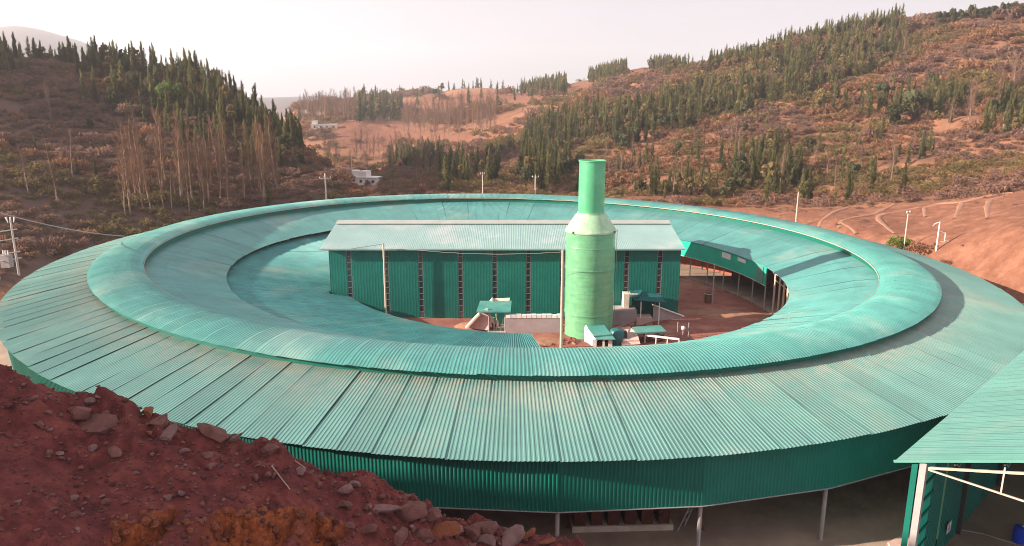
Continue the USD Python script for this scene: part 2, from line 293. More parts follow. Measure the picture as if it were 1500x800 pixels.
# ------------------------------------------------------------------ terrain
def E_(px, py):
    r = ray(px, py); return r[2] / math.hypot(r[0], r[1])
COL = {
 -12000: [(24, 'z', 0), (100, 'z', 2), (300, 'z', 10), (1000, 'z', 60), (9000, 'z', 100)],
 -2400: [(24, 'z', 0), (100, 'z', 2), (200, 'z', 25), (320, 'z', 95), (420, 'z', 120), (700, 'z', 60), (3500, 'z', 120), (9000, 'z', 100)],  # flank of the unseen hill, raised to deepen the shade on the slope in view
 -900: [(24, 'z', 0), (95, 'z', 1), (150, 'z', 20), (220, 'z', 48), (300, 'z', 92), (390, 'z', 132), (520, 'z', 110), (900, 'z', 60), (3500, 'z', 150), (9000, 'z', 100)],  # unseen peak left of the view, shaped to shade the left hill
 -300: [(24, 'z', 0), (95, 'z', 0), (125, 'z', 6), (160, 'z', 18), (200, 'z', 34), (245, 'z', 50), (330, 'z', 55), (600, 'z', 0), (3500, 'p', 60), (9000, 'z', 100)],
 0: [(24, 'z', 0), (95, 'z', 0), (112, 'z', 2.5), (150, 'p', 240), (178, 'p', 170), (205, 'p', 112), (222, 'p', 93), (300, 'z', 22), (600, 'z', -30), (3500, 'p', 50), (9000, 'z', 0)],
 80: [(24, 'z', 0), (100, 'z', 0), (116, 'z', 2.5), (150, 'p', 245), (178, 'p', 175), (205, 'p', 115), (224, 'p', 94), (300, 'z', 22), (600, 'z', -30), (3500, 'p', 41), (9000, 'z', 0)],
 150: [(24, 'z', 0), (105, 'z', 0), (120, 'z', 2), (150, 'p', 252), (178, 'p', 185), (205, 'p', 122), (225, 'p', 98), (300, 'z', 22), (600, 'z', -30), (3500, 'p', 58), (9000, 'z', 0)],
 300: [(24, 'z', 0), (112, 'z', 0), (125, 'z', 1.5), (145, 'p', 275), (165, 'p', 220), (192, 'p', 158), (216, 'p', 118), (300, 'z', 12), (600, 'z', -30), (3500, 'p', 128), (9000, 'z', 0)],
 370: [(24, 'z', 0), (118, 'z', 0), (128, 'z', 1.5), (145, 'p', 280), (165, 'p', 226), (183, 'p', 178), (200, 'p', 152), (290, 'z', 2), (600, 'z', -30), (3500, 'p', 142), (9000, 'z', 0)],
 410: [(24, 'z', 0), (120, 'z', 0), (130, 'z', 1.5), (145, 'p', 284), (162, 'p', 238), (175, 'p', 206), (188, 'p', 190), (280, 'z', -4), (600, 'z', -25), (3500, 'p', 143), (9000, 'z', 0)],
 450: [(24, 'z', 0), (125, 'z', 0), (134, 'z', 1.5), (145, 'p', 282), (158, 'p', 250), (172, 'p', 222), (178, 'p', 219), (270, 'z', -6), (450, 'p', 215), (560, 'p', 180), (800, 'p', 160), (1100, 'z', 15), (3500, 'p', 142), (9000, 'z', 0)],
 500: [(24, 'z', 0), (128, 'z', 0), (136, 'z', 1.2), (148, 'p', 278), (160, 'p', 259), (166, 'p', 258), (230, 'z', -6), (300, 'z', -5.5), (390, 'p', 226), (450, 'p', 204), (520, 'p', 183), (600, 'p', 172), (760, 'p', 152), (1000, 'z', 15), (3500, 'p', 140), (9000, 'z', 0)],
 535: [(24, 'z', 0), (130, 'z', 0), (142, 'p', 291), (150, 'p', 287), (210, 'z', -4), (295, 'z', -5.4), (380, 'p', 229), (450, 'p', 203), (520, 'p', 180), (600, 'p', 168), (720, 'p', 148), (1000, 'z', 20), (3500, 'p', 152), (9000, 'z', 0)],
 570: [(24, 'z', 0), (130, 'z', 0), (165, 'p', 289), (200, 'p', 282), (290, 'p', 262), (370, 'p', 232), (450, 'p', 203), (520, 'p', 182), (600, 'p', 168), (700, 'p', 146), (1000, 'z', 20), (3500, 'p', 154), (9000, 'z', 0)],
 640: [(24, 'z', 0), (130, 'z', 0), (165, 'p', 288), (230, 'p', 262), (300, 'p', 238), (400, 'p', 204), (480, 'p', 182), (620, 'p', 148), (720, 'p', 136), (1000, 'z', 20), (3500, 'p', 156), (9000, 'z', 0)],
 700: [(24, 'z', 0), (130, 'z', 0), (165, 'p', 287), (250, 'p', 248), (360, 'p', 202), (500, 'p', 160), (620, 'p', 142), (720, 'p', 135), (1000, 'z', 20), (3500, 'p', 156), (9000, 'z', 0)],
 760: [(24, 'z', 0), (130, 'z', 0), (165, 'p', 288), (240, 'p', 240), (330, 'p', 192), (480, 'p', 152), (640, 'p', 137), (900, 'z', 25), (3500, 'p', 156), (9000, 'z', 0)],
 850: [(24, 'z', 0), (130, 'z', 0), (168, 'p', 290), (215, 'p', 250), (270, 'p', 202), (350, 'p', 156), (500, 'p', 127), (620, 'p', 117), (900, 'z', 30), (3500, 'z', 0), (9000, 'z', 0)],
 950: [(24, 'z', 0), (128, 'z', 0), (165, 'p', 291), (205, 'p', 250), (250, 'p', 202), (310, 'p', 155), (370, 'p', 122), (480, 'p', 103), (620, 'p', 98), (900, 'z', 30), (3500, 'z', 0), (9000, 'z', 0)],
 1050: [(24, 'z', 0), (125, 'z', 0), (160, 'p', 300), (200, 'p', 252), (240, 'p', 204), (290, 'p', 155), (350, 'p', 108), (390, 'p', 94), (600, 'z', 40), (1200, 'z', 20), (3500, 'z', 0), (9000, 'z', 0)],
 1150: [(24, 'z', 0), (118, 'z', 0), (135, 'p', 318), (155, 'p', 306), (185, 'p', 272), (225, 'p', 222), (280, 'p', 154), (340, 'p', 90), (378, 'p', 64), (600, 'z', 45), (1200, 'z', 20), (3500, 'z', 0), (9000, 'z', 0)],
 1250: [(24, 'z', 0), (105, 'z', 0), (116, 'p', 342), (148, 'p', 304), (178, 'p', 272), (235, 'p', 202), (305, 'p', 122), (355, 'p', 62), (380, 'p', 42), (600, 'z', 50), (1200, 'z', 20), (3500, 'z', 0), (9000, 'z', 0)],
 1330: [(24, 'z', 0), (92, 'z', 0), (100, 'p', 366), (118, 'p', 340), (145, 'p', 301), (176, 'p', 268), (228, 'p', 202), (298, 'p', 120), (352, 'p', 50), (380, 'p', 32), (600, 'z', 50), (1200, 'z', 20), (9000, 'z', 0)],
 1400: [(24, 'z', 0), (82, 'z', 0), (89, 'z', 4.0), (112, 'p', 338), (142, 'p', 294), (150, 'p', 288), (175, 'p', 262), (222, 'p', 202), (290, 'p', 120), (350, 'p', 46), (380, 'p', 26), (600, 'z', 50), (1200, 'z', 20), (9000, 'z', 0)],
 1500: [(24, 'z', 0), (74, 'z', .5), (82, 'z', 5.6), (95, 'p', 352), (140, 'p', 284), (150, 'p', 274), (215, 'p', 200), (305, 'p', 102), (360, 'p', 42), (385, 'p', 27), (600, 'z', 50), (1200, 'z', 20), (9000, 'z', 0)],
 2000: [(24, 'z', 0), (70, 'z', 1), (85, 'z', 6), (140, 'z', 9), (215, 'z', 20), (305, 'z', 50), (390, 'z', 78), (600, 'z', 50), (1200, 'z', 20), (9000, 'z', 0)],
 4500: [(24, 'z', 0), (70, 'z', 1), (140, 'z', 6), (215, 'z', 12), (390, 'z', 30), (600, 'z', 30), (9000, 'z', 0)],
}
GV = np.linspace(math.log(24), math.log(5000), 490)
GU = np.radians(np.concatenate([np.linspace(-88, -41, 60)[:-1], np.linspace(-41, 41, 660), np.linspace(41, 80, 40)[1:]]))
cols = sorted(COL)
cu = np.array([math.atan2((px - 750) / FPX, math.cos(PITCH)) for px in cols])
prof = []
for px in cols:
    rr = [p[0] for p in COL[px]]
    ee = [E_(px, p[2]) if p[1] == 'p' else (p[2] - H) / p[0] for p in COL[px]]
    prof.append(PchipInterpolator(np.log(rr), ee)(GV))
Egrid = PchipInterpolator(cu, np.array(prof), axis=0)(GU)
RR, UU = np.exp(GV)[None, :], GU[:, None]
GXY = np.stack([RR * np.sin(UU), RR * np.cos(UU) + 0 * UU], -1)
GXY[..., 1] = RR * np.cos(UU)
GZ = H + RR * Egrid
X3 = np.concatenate([GXY, np.zeros(GXY.shape[:2] + (1,))], -1)
amp = np.clip((RR - 90) / 120, 0, 1) * np.clip(1500 / RR, 0, 1)
ro = ring_off(GXY[..., 0], GXY[..., 1])
keep = np.clip((ro - 9) / 12, 0, 1); keep = keep * keep * (3 - 2 * keep)
rough = (meshkit.fbm(X3 / 46, 4, 3) - .5) * 5.0 * amp + (meshkit.fbm(X3 / 9, 3, 9) - .5) * 1.6 * amp
# terraces on the right-hand hill: gentle steps in height
tz = GZ + rough
tr = np.clip((RR - 150) / 40, 0, 1) * np.clip(1 - (RR - 420) / 100, 0, 1) * np.clip((UU - .02) / .1, 0, 1)
st = 5.0
fz = tz / st - np.floor(tz / st)
stepz = st * (np.floor(tz / st) + np.clip((fz - .55) / .45, 0, 1) ** 1.0)
tz = tz * (1 - .55 * tr) + stepz * .55 * tr
bank_r = (meshkit.fbm(X3 / 4.5, 4, 21) - .5) * 1.6 * np.clip((RR - 70) / 10, 0, 1) * np.clip((105 - RR) / 12, 0, 1) * np.clip((UU - .5) / .05, 0, 1)
GZ = (tz + bank_r) * keep - 0.25 * (1 - keep)
def ground(x, y):
    x, y = np.asarray(x, float), np.asarray(y, float)
    v = np.log(np.hypot(x, y)); u = np.arctan2(x, y)
    iv = (v - GV[0]) / (GV[1] - GV[0]); iu = np.interp(u, GU, np.arange(len(GU)))
    out = map_coordinates(GZ, [np.atleast_1d(iu), np.atleast_1d(iv)], order=1, mode='nearest')
    return out if np.ndim(x) else float(out[0])
def on_ground(px, py, rmin=60, rmax=1200):   # where a pixel's ray meets the terrain
    r = ray(px, py); k = math.hypot(r[0], r[1])
    t = np.exp(np.linspace(math.log(rmin), math.log(rmax), 1500)) / k
    P = r[None] * t[:, None] + [0, 0, H]
    below = P[:, 2] < ground(P[:, 0], P[:, 1])
    i = int(np.argmax(below)) if below.any() else len(t) - 1
    p = P[i].copy(); p[2] = float(ground(p[0], p[1]))
    return p
def poly(pts):
    return shapely.Polygon(pts)
gx, gy = project(np.concatenate([GXY, GZ[..., None]], -1))
jx = gx + (meshkit.fbm(X3 / 14, 3, 31) - .5) * 26; jy = gy + (meshkit.fbm(X3 / 14, 3, 37) - .5) * 12
ok = np.isfinite(jx)
def mask(pts, rmin=0, rmax=1e9):
    m = np.zeros(jx.shape); m[ok] = shapely.contains_xy(poly(pts), jx[ok], jy[ok])
    return m * (RR > rmin) * (RR < rmax)
FIELD = [(1090, 335), (1120, 306), (1200, 306), (1300, 300), (1400, 292), (1500, 280), (1650, 270), (1650, 500), (1500, 480), (1400, 430), (1300, 380), (1180, 345)]
soil = np.zeros(jx.shape)
for pts, w, r0, r1 in ((FIELD, 1.0, 60, 175), ([(545, 300), (545, 268), (640, 262), (720, 272), (900, 275), (1010, 280), (1120, 290), (1120, 310), (900, 300)], .42, 130, 260),
        ([(480, 215), (480, 183), (560, 172), (625, 185), (700, 200), (700, 210), (600, 205), (545, 225)], .95, 330, 700),
        ([(585, 150), (650, 130), (740, 128), (760, 150), (700, 160), (640, 165), (590, 165)], .9, 500, 900),
        ([(736, 156), (740, 128), (802, 130), (806, 152)], 1, 380, 900), ([(824, 134), (828, 108), (888, 106), (892, 132)], 1, 360, 900), ([(914, 118), (918, 90), (980, 88), (984, 116)], 1, 330, 900),
        ([(980, 210), (1080, 175), (1180, 180), (1260, 210), (1260, 250), (1150, 240), (1040, 230)], .32, 180, 330), ([(880, 270), (960, 225), (1060, 225), (1060, 262), (960, 285)], .32, 160, 260),
        ([(1280, 60), (1500, 40), (1500, 95), (1380, 85), (1300, 90)], .3, 280, 420), ([(1240, 250), (1500, 235), (1500, 275), (1300, 285)], .25, 150, 210)):
    soil = np.maximum(soil, w * mask(pts, r0, r1))
soil = np.maximum(soil, (1 - keep) * .9)
slope = np.abs(np.gradient(GZ, axis=1)) / np.maximum(np.gradient(np.exp(GV))[None], 1e-6)
straw = np.clip((slope - .62) / .5, 0, 1) * tr * .75 * (meshkit.fbm(X3 / 20, 3, 5) > .5)
dark = mask([(-700, 120), (0, 95), (200, 100), (330, 130), (420, 190), (500, 255), (535, 292), (430, 305), (200, 345), (0, 420), (-700, 420)], 90, 260) * .75  # left hill's shade put into the colour as a darker patch
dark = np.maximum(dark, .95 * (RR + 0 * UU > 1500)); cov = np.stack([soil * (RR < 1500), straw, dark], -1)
nu, nv = GZ.shape
idx = np.arange(nu * nv).reshape(nu, nv)
quads = np.stack([idx[:-1, :-1], idx[:-1, 1:], idx[1:, 1:], idx[1:, :-1]], -1).reshape(-1, 4)
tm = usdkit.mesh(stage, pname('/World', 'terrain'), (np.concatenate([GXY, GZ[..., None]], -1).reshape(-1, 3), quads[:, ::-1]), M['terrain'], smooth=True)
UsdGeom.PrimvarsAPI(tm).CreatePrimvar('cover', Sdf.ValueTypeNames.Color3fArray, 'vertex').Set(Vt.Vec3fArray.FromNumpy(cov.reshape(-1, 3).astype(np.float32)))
tag(tm, 'terraced red earth hills and valley floor', None, None, 'structure')

# courtyard and shed floors, a few millimetres above the terrain's levelled ground
def disc(d0, d1, z, name, m, label, n=120):
    th = np.linspace(0, 2 * PI, n + 1)
    ds = np.linspace(d0, d1, 14)
    P = np.stack([np.c_[ring(th, d), np.zeros(n + 1)] for d in ds])
    P[..., 2] = z + (meshkit.fbm(P / 3.0, 3, 5) - .5) * (.25 if 'court' in name else .04)
    k = np.arange(P.shape[0] * P.shape[1]).reshape(P.shape[:2])
    f = np.stack([k[:-1, :-1], k[:-1, 1:], k[1:, 1:], k[1:, :-1]], -1).reshape(-1, 4)
    o = usdkit.mesh(stage, pname('/World', name), (P.reshape(-1, 3), f), M[m], smooth=True)
    tag(o, label, None, None, 'structure')
disc(-40, -11.2, 0.0, 'courtyard_ground', 'soil_red', 'bare red earth floor of the courtyard inside the ring')
disc(-11.2, 14, 0.03, 'shed_ground', 'shed_floor', 'trodden brown earth floor under the ring shed')

# ------------------------------------------------------------------ the ring shed
ringshed = thing('ring_shed', 'huge oval ring shed with teal corrugated steel roof and raised ridge cap', 'shed')
# equal steps along the eave
tt = np.linspace(0, 2 * PI, 20001)
arc = np.r_[0, np.cumsum(np.linalg.norm(np.diff(ring(tt, 6.2), axis=0), axis=1))]
P0 = at(818, 752, 3.2)
th_post0 = theta_of(P0[0], P0[1], 6.2) % (2 * PI)
s0 = np.interp(th_post0, tt, arc)
NB = 42
def th_at(k, n=NB):                            # angle of the k-th of n equal steps, counted from the post at the corner
    s_ = (s0 + k * arc[-1] / n) % arc[-1]
    base = np.interp(s_, arc, tt)
    return base + 2 * PI * math.floor((s0 + k * arc[-1] / n) / arc[-1])
def sheet(th0, th1, profile, nr, rib, lift0, lift1, seed, jit=.012, din=None):
    r_ = np.random.default_rng(seed)
    k_ = r_.uniform(.2, 1.3); lift0 *= k_; lift1 *= k_
    s = []; hgt = []
    for i in range(nr):
        for a, h in ((0, 0), (.5, 0), (.62, 1), (.88, 1)):
            s.append((i + a) / nr); hgt.append(h * rib)
    s.append(1.0); hgt.append(0.0)
    s = np.array(s); hgt = np.array(hgt) + lift0 + (lift1 - lift0) * s
    th = th0 + (th1 - th0) * s
    rows = []
    for k, (d, z) in enumerate(profile):
        d_ = d + (r_.normal(0, jit) if k in (0, len(profile) - 1) else 0)
        p = ring(th, d_)
        if din is not None:                  # cut short where the hall stands
            da = np.maximum(d_, din(th, profile[-1][0]))
            p = ring(th, da)
            z = np.interp(-da, [-a for a, _ in profile], [b for _, b in profile])
        rows.append(np.c_[p, z + hgt + r_.normal(0, .012 if len(profile) < 6 else .003)])
    n = len(s); V = np.vstack(rows)
    f = [[k * n + j, (k + 1) * n + j, (k + 1) * n + j + 1, k * n + j + 1] for k in range(len(profile) - 1) for j in range(n - 1)]
    return MB().add(V, f)
NS = NB * 4
OUT = [(6.72, 6.16), (3.2, 6.82), (-1.6, 7.70)]
CAP = [(0, 7.90), (-.55, 8.10), (-1.4, 8.28), (-2.4, 8.37), (-3.25, 8.36), (-4.0, 8.20), (-4.57, 7.93)]
_cd = np.linspace(0, 4.57, 14)
CAP = list(zip(-_cd, PchipInterpolator([-d for d, _ in CAP], [z for _, z in CAP])(_cd)))
INN = [(-1.9, 7.68), (-6.5, 6.87), (-11.94, 5.24)]
for k in range(NS):
    a, b = th_at(k, NS), th_at(k + 1, NS)
    c_ = ring((a + b) / 2, 6)
    sheet(a, b, OUT, 8, .026, 0, .036 if c_[0] < -5 and c_[1] < 80 else .026, 100 + k).build('outer_roof_sheet', 'roof_outer', ringshed)
    o_ = stage.GetPrimAtPath(f'/World/ring_shed/outer_roof_sheet' + (f'_{k:03d}' if k else ''))
    m_ = 8 * 4 + 1
    UsdGeom.PrimvarsAPI(o_).CreatePrimvar('dust', Sdf.ValueTypeNames.Color3fArray, 'vertex').Set(Vt.Vec3fArray.FromNumpy(np.repeat(np.repeat([0, .1, 1.0], m_)[:, None], 3, 1).astype(np.float32)))
for k in range(NS):
    a, b = th_at(k + .5, NS), th_at(k + 1.5, NS)
    sheet(a, b, CAP, 7, .024, .04 if ring(a, 0)[0] < 8 else .016, 0, 900 + k).build('cap_roof_sheet', 'roof_cap', ringshed)
for k in range(NS):
    a, b = th_at(k + .25, NS), th_at(k + 1.25, NS)
    sheet(a, b, INN, 7, .018, .016, 0, 1700 + k, .03).build('inner_roof_sheet', 'roof_inner', ringshed)
# edge folds of the cap and the wall strips that carry it
def strip(d, z0, z1, name, m, n=168, th=.03):
    t = np.linspace(0, 2 * PI, n + 1)
    mb = MB()
    rows = [np.c_[ring(t, d_), np.full(n + 1, z)] for d_, z in ((d, z0), (d, z1), (d - th, z1), (d - th, z0))]
    V = np.vstack(rows); w = n + 1
    f = [[k * w + j, k * w + j + 1, ((k + 1) % 4) * w + j + 1, ((k + 1) % 4) * w + j] for k in range(4) for j in range(n)]
    return mb.add(V, f).build(name, m, ringshed)
strip(-.35, 7.42, 7.93, 'cap_side_strip', 'fascia_green')
strip(-4.25, 7.0, 7.98, 'cap_side_strip', 'fascia_green')
strip(-4.60, 7.86, 7.93, 'cap_edge_flashing', 'steel_cream')
# lean-to roof inside the ring, from the front end edge round the left to the courtyard building
Pe = at(787, 513, 4.5); Pe2 = at(779, 490, 2.75)
tL0 = theta_of(Pe2[0], Pe2[1], -24.16)
tL1 = theta_of(-9, 107, -13)
while tL1 > tL0: tL1 -= 2 * PI
def lean_in(th, d):
    o = np.full_like(th, d)
    for i, t in enumerate(th):
        for dd in np.linspace(-12.5, d, 30):
            p = ring(t, dd)
            if -19.75 < p[0] < 18.4 and 75.0 < p[1] < 92.4:
                break
            o[i] = dd
    return o
nL = 66
for k in range(nL):
    a, b = tL0 + (tL1 - tL0) * (k + 1) / nL, tL0 + (tL1 - tL0) * k / nL
    sheet(a, b, [(-11.2, 4.80), (-17.5, 3.75), (-24.16, 2.62)], 6, .075, .03, 0, 2600 + k, .05, lean_in).build('lean_to_sheet', 'roof_lean', ringshed)
# lean-to posts and edge
for k in range(0, nL, 6):
    t = tL0 + (tL1 - tL0) * (k + .5) / nL
    p = ring(t, float(lean_in(np.array([t]), -23.6)[0]) + .3)
    MB().tube([[*p, 0], [*p, 2.7]], .07).build('lean_to_post', 'steel_grey', ringshed)
# fascia: one straight panel per bay, hung from the eave
def panel(p, q_, z0, z1, n, rib, side):
    p, q_ = np.array(p), np.array(q_)
    d = q_ - p; L = np.linalg.norm(d); d = d / L
    nrm = np.array([d[1], -d[0]]) * side
    s, h = [], []
    for i in range(n):
        for a, g in ((0, 0), (.45, 0), (.6, 1), (.85, 1)):
            s.append((i + a) / n); h.append(g * rib)
    s.append(1.); h.append(0.)
    base = p[None] + np.outer(np.array(s) * L, d) + np.outer(h, nrm)
    V = np.vstack([np.c_[base, np.full(len(s), z0)], np.c_[base, np.full(len(s), z1)]])
    m = len(s)
    return MB().add(V, [[j, j + 1, m + j + 1, m + j] for j in range(m - 1)])
posts = [ring(th_at(k), 6.2) for k in range(NB)]
mid_th = [th_at(k + .5) for k in range(NB)]
def open_bay(k):                               # bays without a wall under the fascia: the front and what the right-hand shed adjoins
    c_ = ring(mid_th[k], 6.2)
    return c_[1] < 60 and -13 < c_[0] < 27
for k in range(NB):
    p, q_ = posts[k], posts[(k + 1) % NB]
    panel(p, q_, 3.2, 6.14, 36, .03 if (p[0] + q_[0]) / 2 < P0[0] or p[1] > 70 else .010, 1).build('fascia_panel', 'fascia_green', ringshed)
    d = (q_ - p) / np.linalg.norm(q_ - p); nr = np.array([d[1], -d[0]])
    MB().bar([*(p + nr * .03), 3.19], [*(q_ + nr * .03), 3.19], .06, .035).build('fascia_bottom_trim', 'steel_grey', ringshed)
    if not open_bay(k):
        panel(p - nr * .06, q_ - nr * .06, -.1, 3.3, 36, .04, 1).build('wall_panel', 'wall_green', ringshed)
    pp = posts[k] - nr * .22
    MB().tube([[*pp, -.1], [*pp, 6.0]], .11, 10).build('outer_post', 'steel_grey', ringshed)
# rafters, middle posts and purlins of the structure
for k in range(NB):
    t = th_at(k)
    MB().bar([*ring(t, 6.2), 6.0], [*ring(t, -1.6), 7.48], .12, .22).build('rafter', 'steel_cream', ringshed)
    MB().bar([*ring(t, -1.7), 7.46], [*ring(t, -11.6), 5.05], .12, .22).build('rafter', 'steel_cream', ringshed)
    MB().tube([[*ring(t, -5.6), 0], [*ring(t, -5.6), 6.4]], .1, 8).build('middle_post', 'steel_dark', ringshed)
ts_ = np.linspace(0, 2 * PI, 4000)
qx, qy = project(np.c_[ring(ts_, -11.75), np.full(4000, 5.2)])
far_ = np.where((ring(ts_, 0)[:, 1] > 78) & (ring(ts_, 0)[:, 0] > 0), np.abs(qx - 1131), 1e9)
tF0 = float(ts_[np.argmin(far_)])
tF1 = theta_of(-4, 108, -11.9)
while tF1 < tF0: tF1 += 2 * PI
nF = 16
fpts = [ring(tF0 + (tF1 - tF0) * k / nF, -11.75) for k in range(nF + 1)]
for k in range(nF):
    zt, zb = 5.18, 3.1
    panel(fpts[k], fpts[k + 1], zb, zt, 16, .03, -1).build('inner_fascia_panel', 'fascia_lit', ringshed)  # panel colour carries painted sunlight
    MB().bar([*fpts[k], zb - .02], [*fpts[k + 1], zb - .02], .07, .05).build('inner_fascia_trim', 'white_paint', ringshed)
for f0, f1, z0, z1, m in ((.165, .20, 4.3, 5.0, 'sheet_white'), (.10, .135, 4.55, 5.0, 'sheet_white'), (.012, .045, 3.15, 5.1, 'roof_outer')):
    a = ring(tF0 + (tF1 - tF0) * f0, -11.86); b = ring(tF0 + (tF1 - tF0) * f1, -11.86)
    MB().solid([[*a, z0], [*b, z0], [*b, z1], [*a, z1]], (.01, .01, 0)).build('patch_sheet', m, ringshed)
for k in range(0, nF + 1):
    p = ring(tF0 + .018 + (tF1 - tF0) * k / nF, -11.45)
    MB().tube([[*p, 0], [*p, 5.1]], .07, 8).build('inner_post', 'steel_grey', ringshed)
# the open stretch by the right end: posts, edge beam and light rafters show under the roof
for k in range(1, 6):
    t = tF0 - .05 * k
    p = ring(t, -11.3)
    MB().tube([[*p, 0], [*p, 5.0]], .11, 8).build('inner_post', 'steel_cream', ringshed)
    p2 = ring(t - .05, -11.3)
    MB().bar([*p, 4.85], [*p2, 4.85], .1, .14).build('edge_beam', 'steel_cream', ringshed)
    MB().bar([*p, 4.1], [*p2, 4.1], .08, .08).build('tie_rail', 'steel_cream', ringshed)
    MB().bar([*ring(t, -11.6), 4.95], [*ring(t, -7), 6.3], .1, .14).build('light_rafter', 'steel_cream', ringshed)
# back and inner partition so that the inside of the ring is closed and dark
t = np.linspace(0, 2 * PI, 200)
kiln = thing('tunnel_kiln', 'long low red brick tunnel kiln standing under the ring shed roof', 'kiln')
mb = MB()
n = 120
t = np.linspace(0, 2 * PI, n + 1)
rows = [np.c_[ring(t, d), np.full(n + 1, z)] for d, z in ((.4, 0), (.4, 2.9), (-.5, 3.3), (-4.0, 3.3), (-4.9, 2.9), (-4.9, 0))]
V = np.vstack(rows); w = n + 1
mb.add(V, [[k * w + j, k * w + j + 1, (k + 1) * w + j + 1, (k + 1) * w + j] for k in range(5) for j in range(n)])
mb.build('kiln_wall', 'brick_red', kiln)
for k in range(84):
    a = th_at(k, 84)
    c0, c1 = ring(a, .4), ring(a, .75)
    MB().bar([*((c0 + c1) / 2), 0], [*((c0 + c1) / 2), 2.7], .36, .36).build('buttress', 'brick_red', kiln)
del t

# ------------------------------------------------------------------ the courtyard building
YB = at(590, 466, 0)[1]
xl, xr = aty(482, 380, YB)[0], aty(997, 380, YB)[0]
ze = float(aty(735, 365, YB - .6)[2])
el, er = aty(468, 366, YB - .6)[0], aty(1004, 363, YB - .6)[0]
YR = YB + 8.0
zr = float(aty(735, 324, YR)[2])
bld = thing('courtyard_building', 'long dark green steel hall in the courtyard with pale grey roof', 'building')
slope_b = (zr - ze) / (YR - YB + .6)
strips = [513, 567, 617, 675, 725, 774, 823, 868, 917, 965]
sx = [float(aty(px, 420, YB)[0]) for px in strips]
sw = .27
def ribwall(x0, x1, y, z0, z1, nrm=-1, step=.3, rib=.006):
    n = max(2, int(abs(x1 - x0) / step))
    s, h = [], []
    for i in range(n):
        for a, g in ((0, 0), (.5, 0), (.62, 1), (.88, 1)):
            s.append((i + a) / n); h.append(g * rib)
    s.append(1); h.append(0)
    s, h = np.array(s), np.array(h)
    X = x0 + (x1 - x0) * s
    V = np.vstack([np.c_[X, y + nrm * h, np.full(len(X), z0)], np.c_[X, y + nrm * h, np.full(len(X), z1)]])
    m = len(X)
    return MB().add(V, [[j, j + 1, m + j + 1, m + j] for j in range(m - 1)])
edges = [xl] + [v for x in sx for v in (x - sw, x + sw)] + [xr]
for a, b in zip(edges[0::2], edges[1::2]):
    ribwall(a, b, YB, -.05, ze - .05).build('wall_panel', 'wall_green', bld)
for x in sx:
    ws = MB()
    nz = 10
    zs = np.linspace(.7, ze - .25, nz + 1)
    for xx in (x - sw + .03, x + sw - .03):
        ws.box((xx - .03, YB + .02, 0), (xx + .03, YB + .12, ze - .1))
    for z in zs:
        ws.box((x - sw + .06, YB + .0, z - .025), (x + sw - .06, YB + .10, z + .025))
    ws.box((x - sw, YB + .15, 0), (x + sw, YB + .2, .66))
    fr = ws.build('window_strip', 'frame_grey', bld)
    for z0, z1 in zip(zs[:-1], zs[1:]):
        MB().box((x - sw + .06, YB + .06, z0 + .04), (x + sw - .06, YB + .08, z1 - .04)).build('pane', 'glass_dark', fr)
gl = MB()
for x, nx in ((xl, -1), (xr, 1)):
    gl = MB().solid([[x, YB, -.05], [x, 2 * YR - YB, -.05], [x, 2 * YR - YB, ze - .1], [x, YR, zr - .12], [x, YB, ze - .1]], (-.05 * nx, 0, 0))
    gl.build('gable_wall', 'wall_green', bld)
MB().box((xl, 2 * YR - YB - .05, -.05), (xr, 2 * YR - YB, ze - .1)).build('rear_wall', 'wall_green', bld)
NR = 40
for sd in (-1, 1):
    for k in range(NR):
        x0, x1 = el + (er - el) * k / NR, el + (er - el) * (k + 1) / NR
        ye = YR + sd * (YR - YB + .6)
        s, h = [], []
        for i in range(5):
            for a, g in ((0, 0), (.6, 0), (.7, 1), (.9, 1)):
                s.append((i + a) / 5); h.append(g * .014)
        s.append(1); h.append(0)
        s, h = np.array(s), np.array(h) + .004 * np.array(s)
        X = x0 + (x1 - x0) * s
        V = np.vstack([np.c_[X, np.full(len(X), ye), ze + h], np.c_[X, np.full(len(X), YR), zr + h]])
        m = len(X)
        MB().add(V, [[j, j + 1, m + j + 1, m + j] for j in range(m - 1)]).build('roof_sheet', 'roof_grey', bld)
rc = MB()
for sd in (-1, 1):
    rc.solid([[el + .02, YR, zr + .12], [er - .02, YR, zr + .12], [er - .02, YR + sd * 1.25, zr + .12 - 1.25 * slope_b], [el + .02, YR + sd * 1.25, zr + .12 - 1.25 * slope_b]], (0, 0, .02))
rc.build('ridge_cap', 'ridge_cream', bld)
MB().box((el, YB - .66, ze - .12), (er, YB - .6, ze + .04)).build('eave_gutter', 'roof_grey', bld)

# ------------------------------------------------------------------ the chimney
CHX, CHY = 7.87, 70.8
def cz_(z): return max(0.0, H - (H - z) * 70.8 / 68.5)
chim = thing('chimney', 'pale green fibreglass scrubber chimney with narrow top tube and conical shoulder', 'chimney', (CHX, CHY, 0))
zz = [0, 2.3, 4.6, 6.9, 9.1, cz_(10.95)]
for i in range(5):
    r0 = 2.47 + .02 * (i % 2)
    m = MB().lathe([(r0 + .03, zz[i]), (r0 + .035, zz[i] + .10), (r0, zz[i] + .16), (r0 - .005, (zz[i] + zz[i + 1]) / 2), (r0, zz[i + 1])], n=72)
    m.build('shell_band', 'frp_green', chim, smooth=40)
zc0, zc1, zt1 = cz_(10.95), cz_(12.75), cz_(17.78)
MB().lathe([(2.49, zc0), (2.55, zc0 + .05), (2.55, zc0 + .2), (2.43, zc0 + .35), (1.60, zc1 - .2), (1.34, zc1)], n=72).build('shoulder_cone', 'frp_cone', chim, smooth=35)
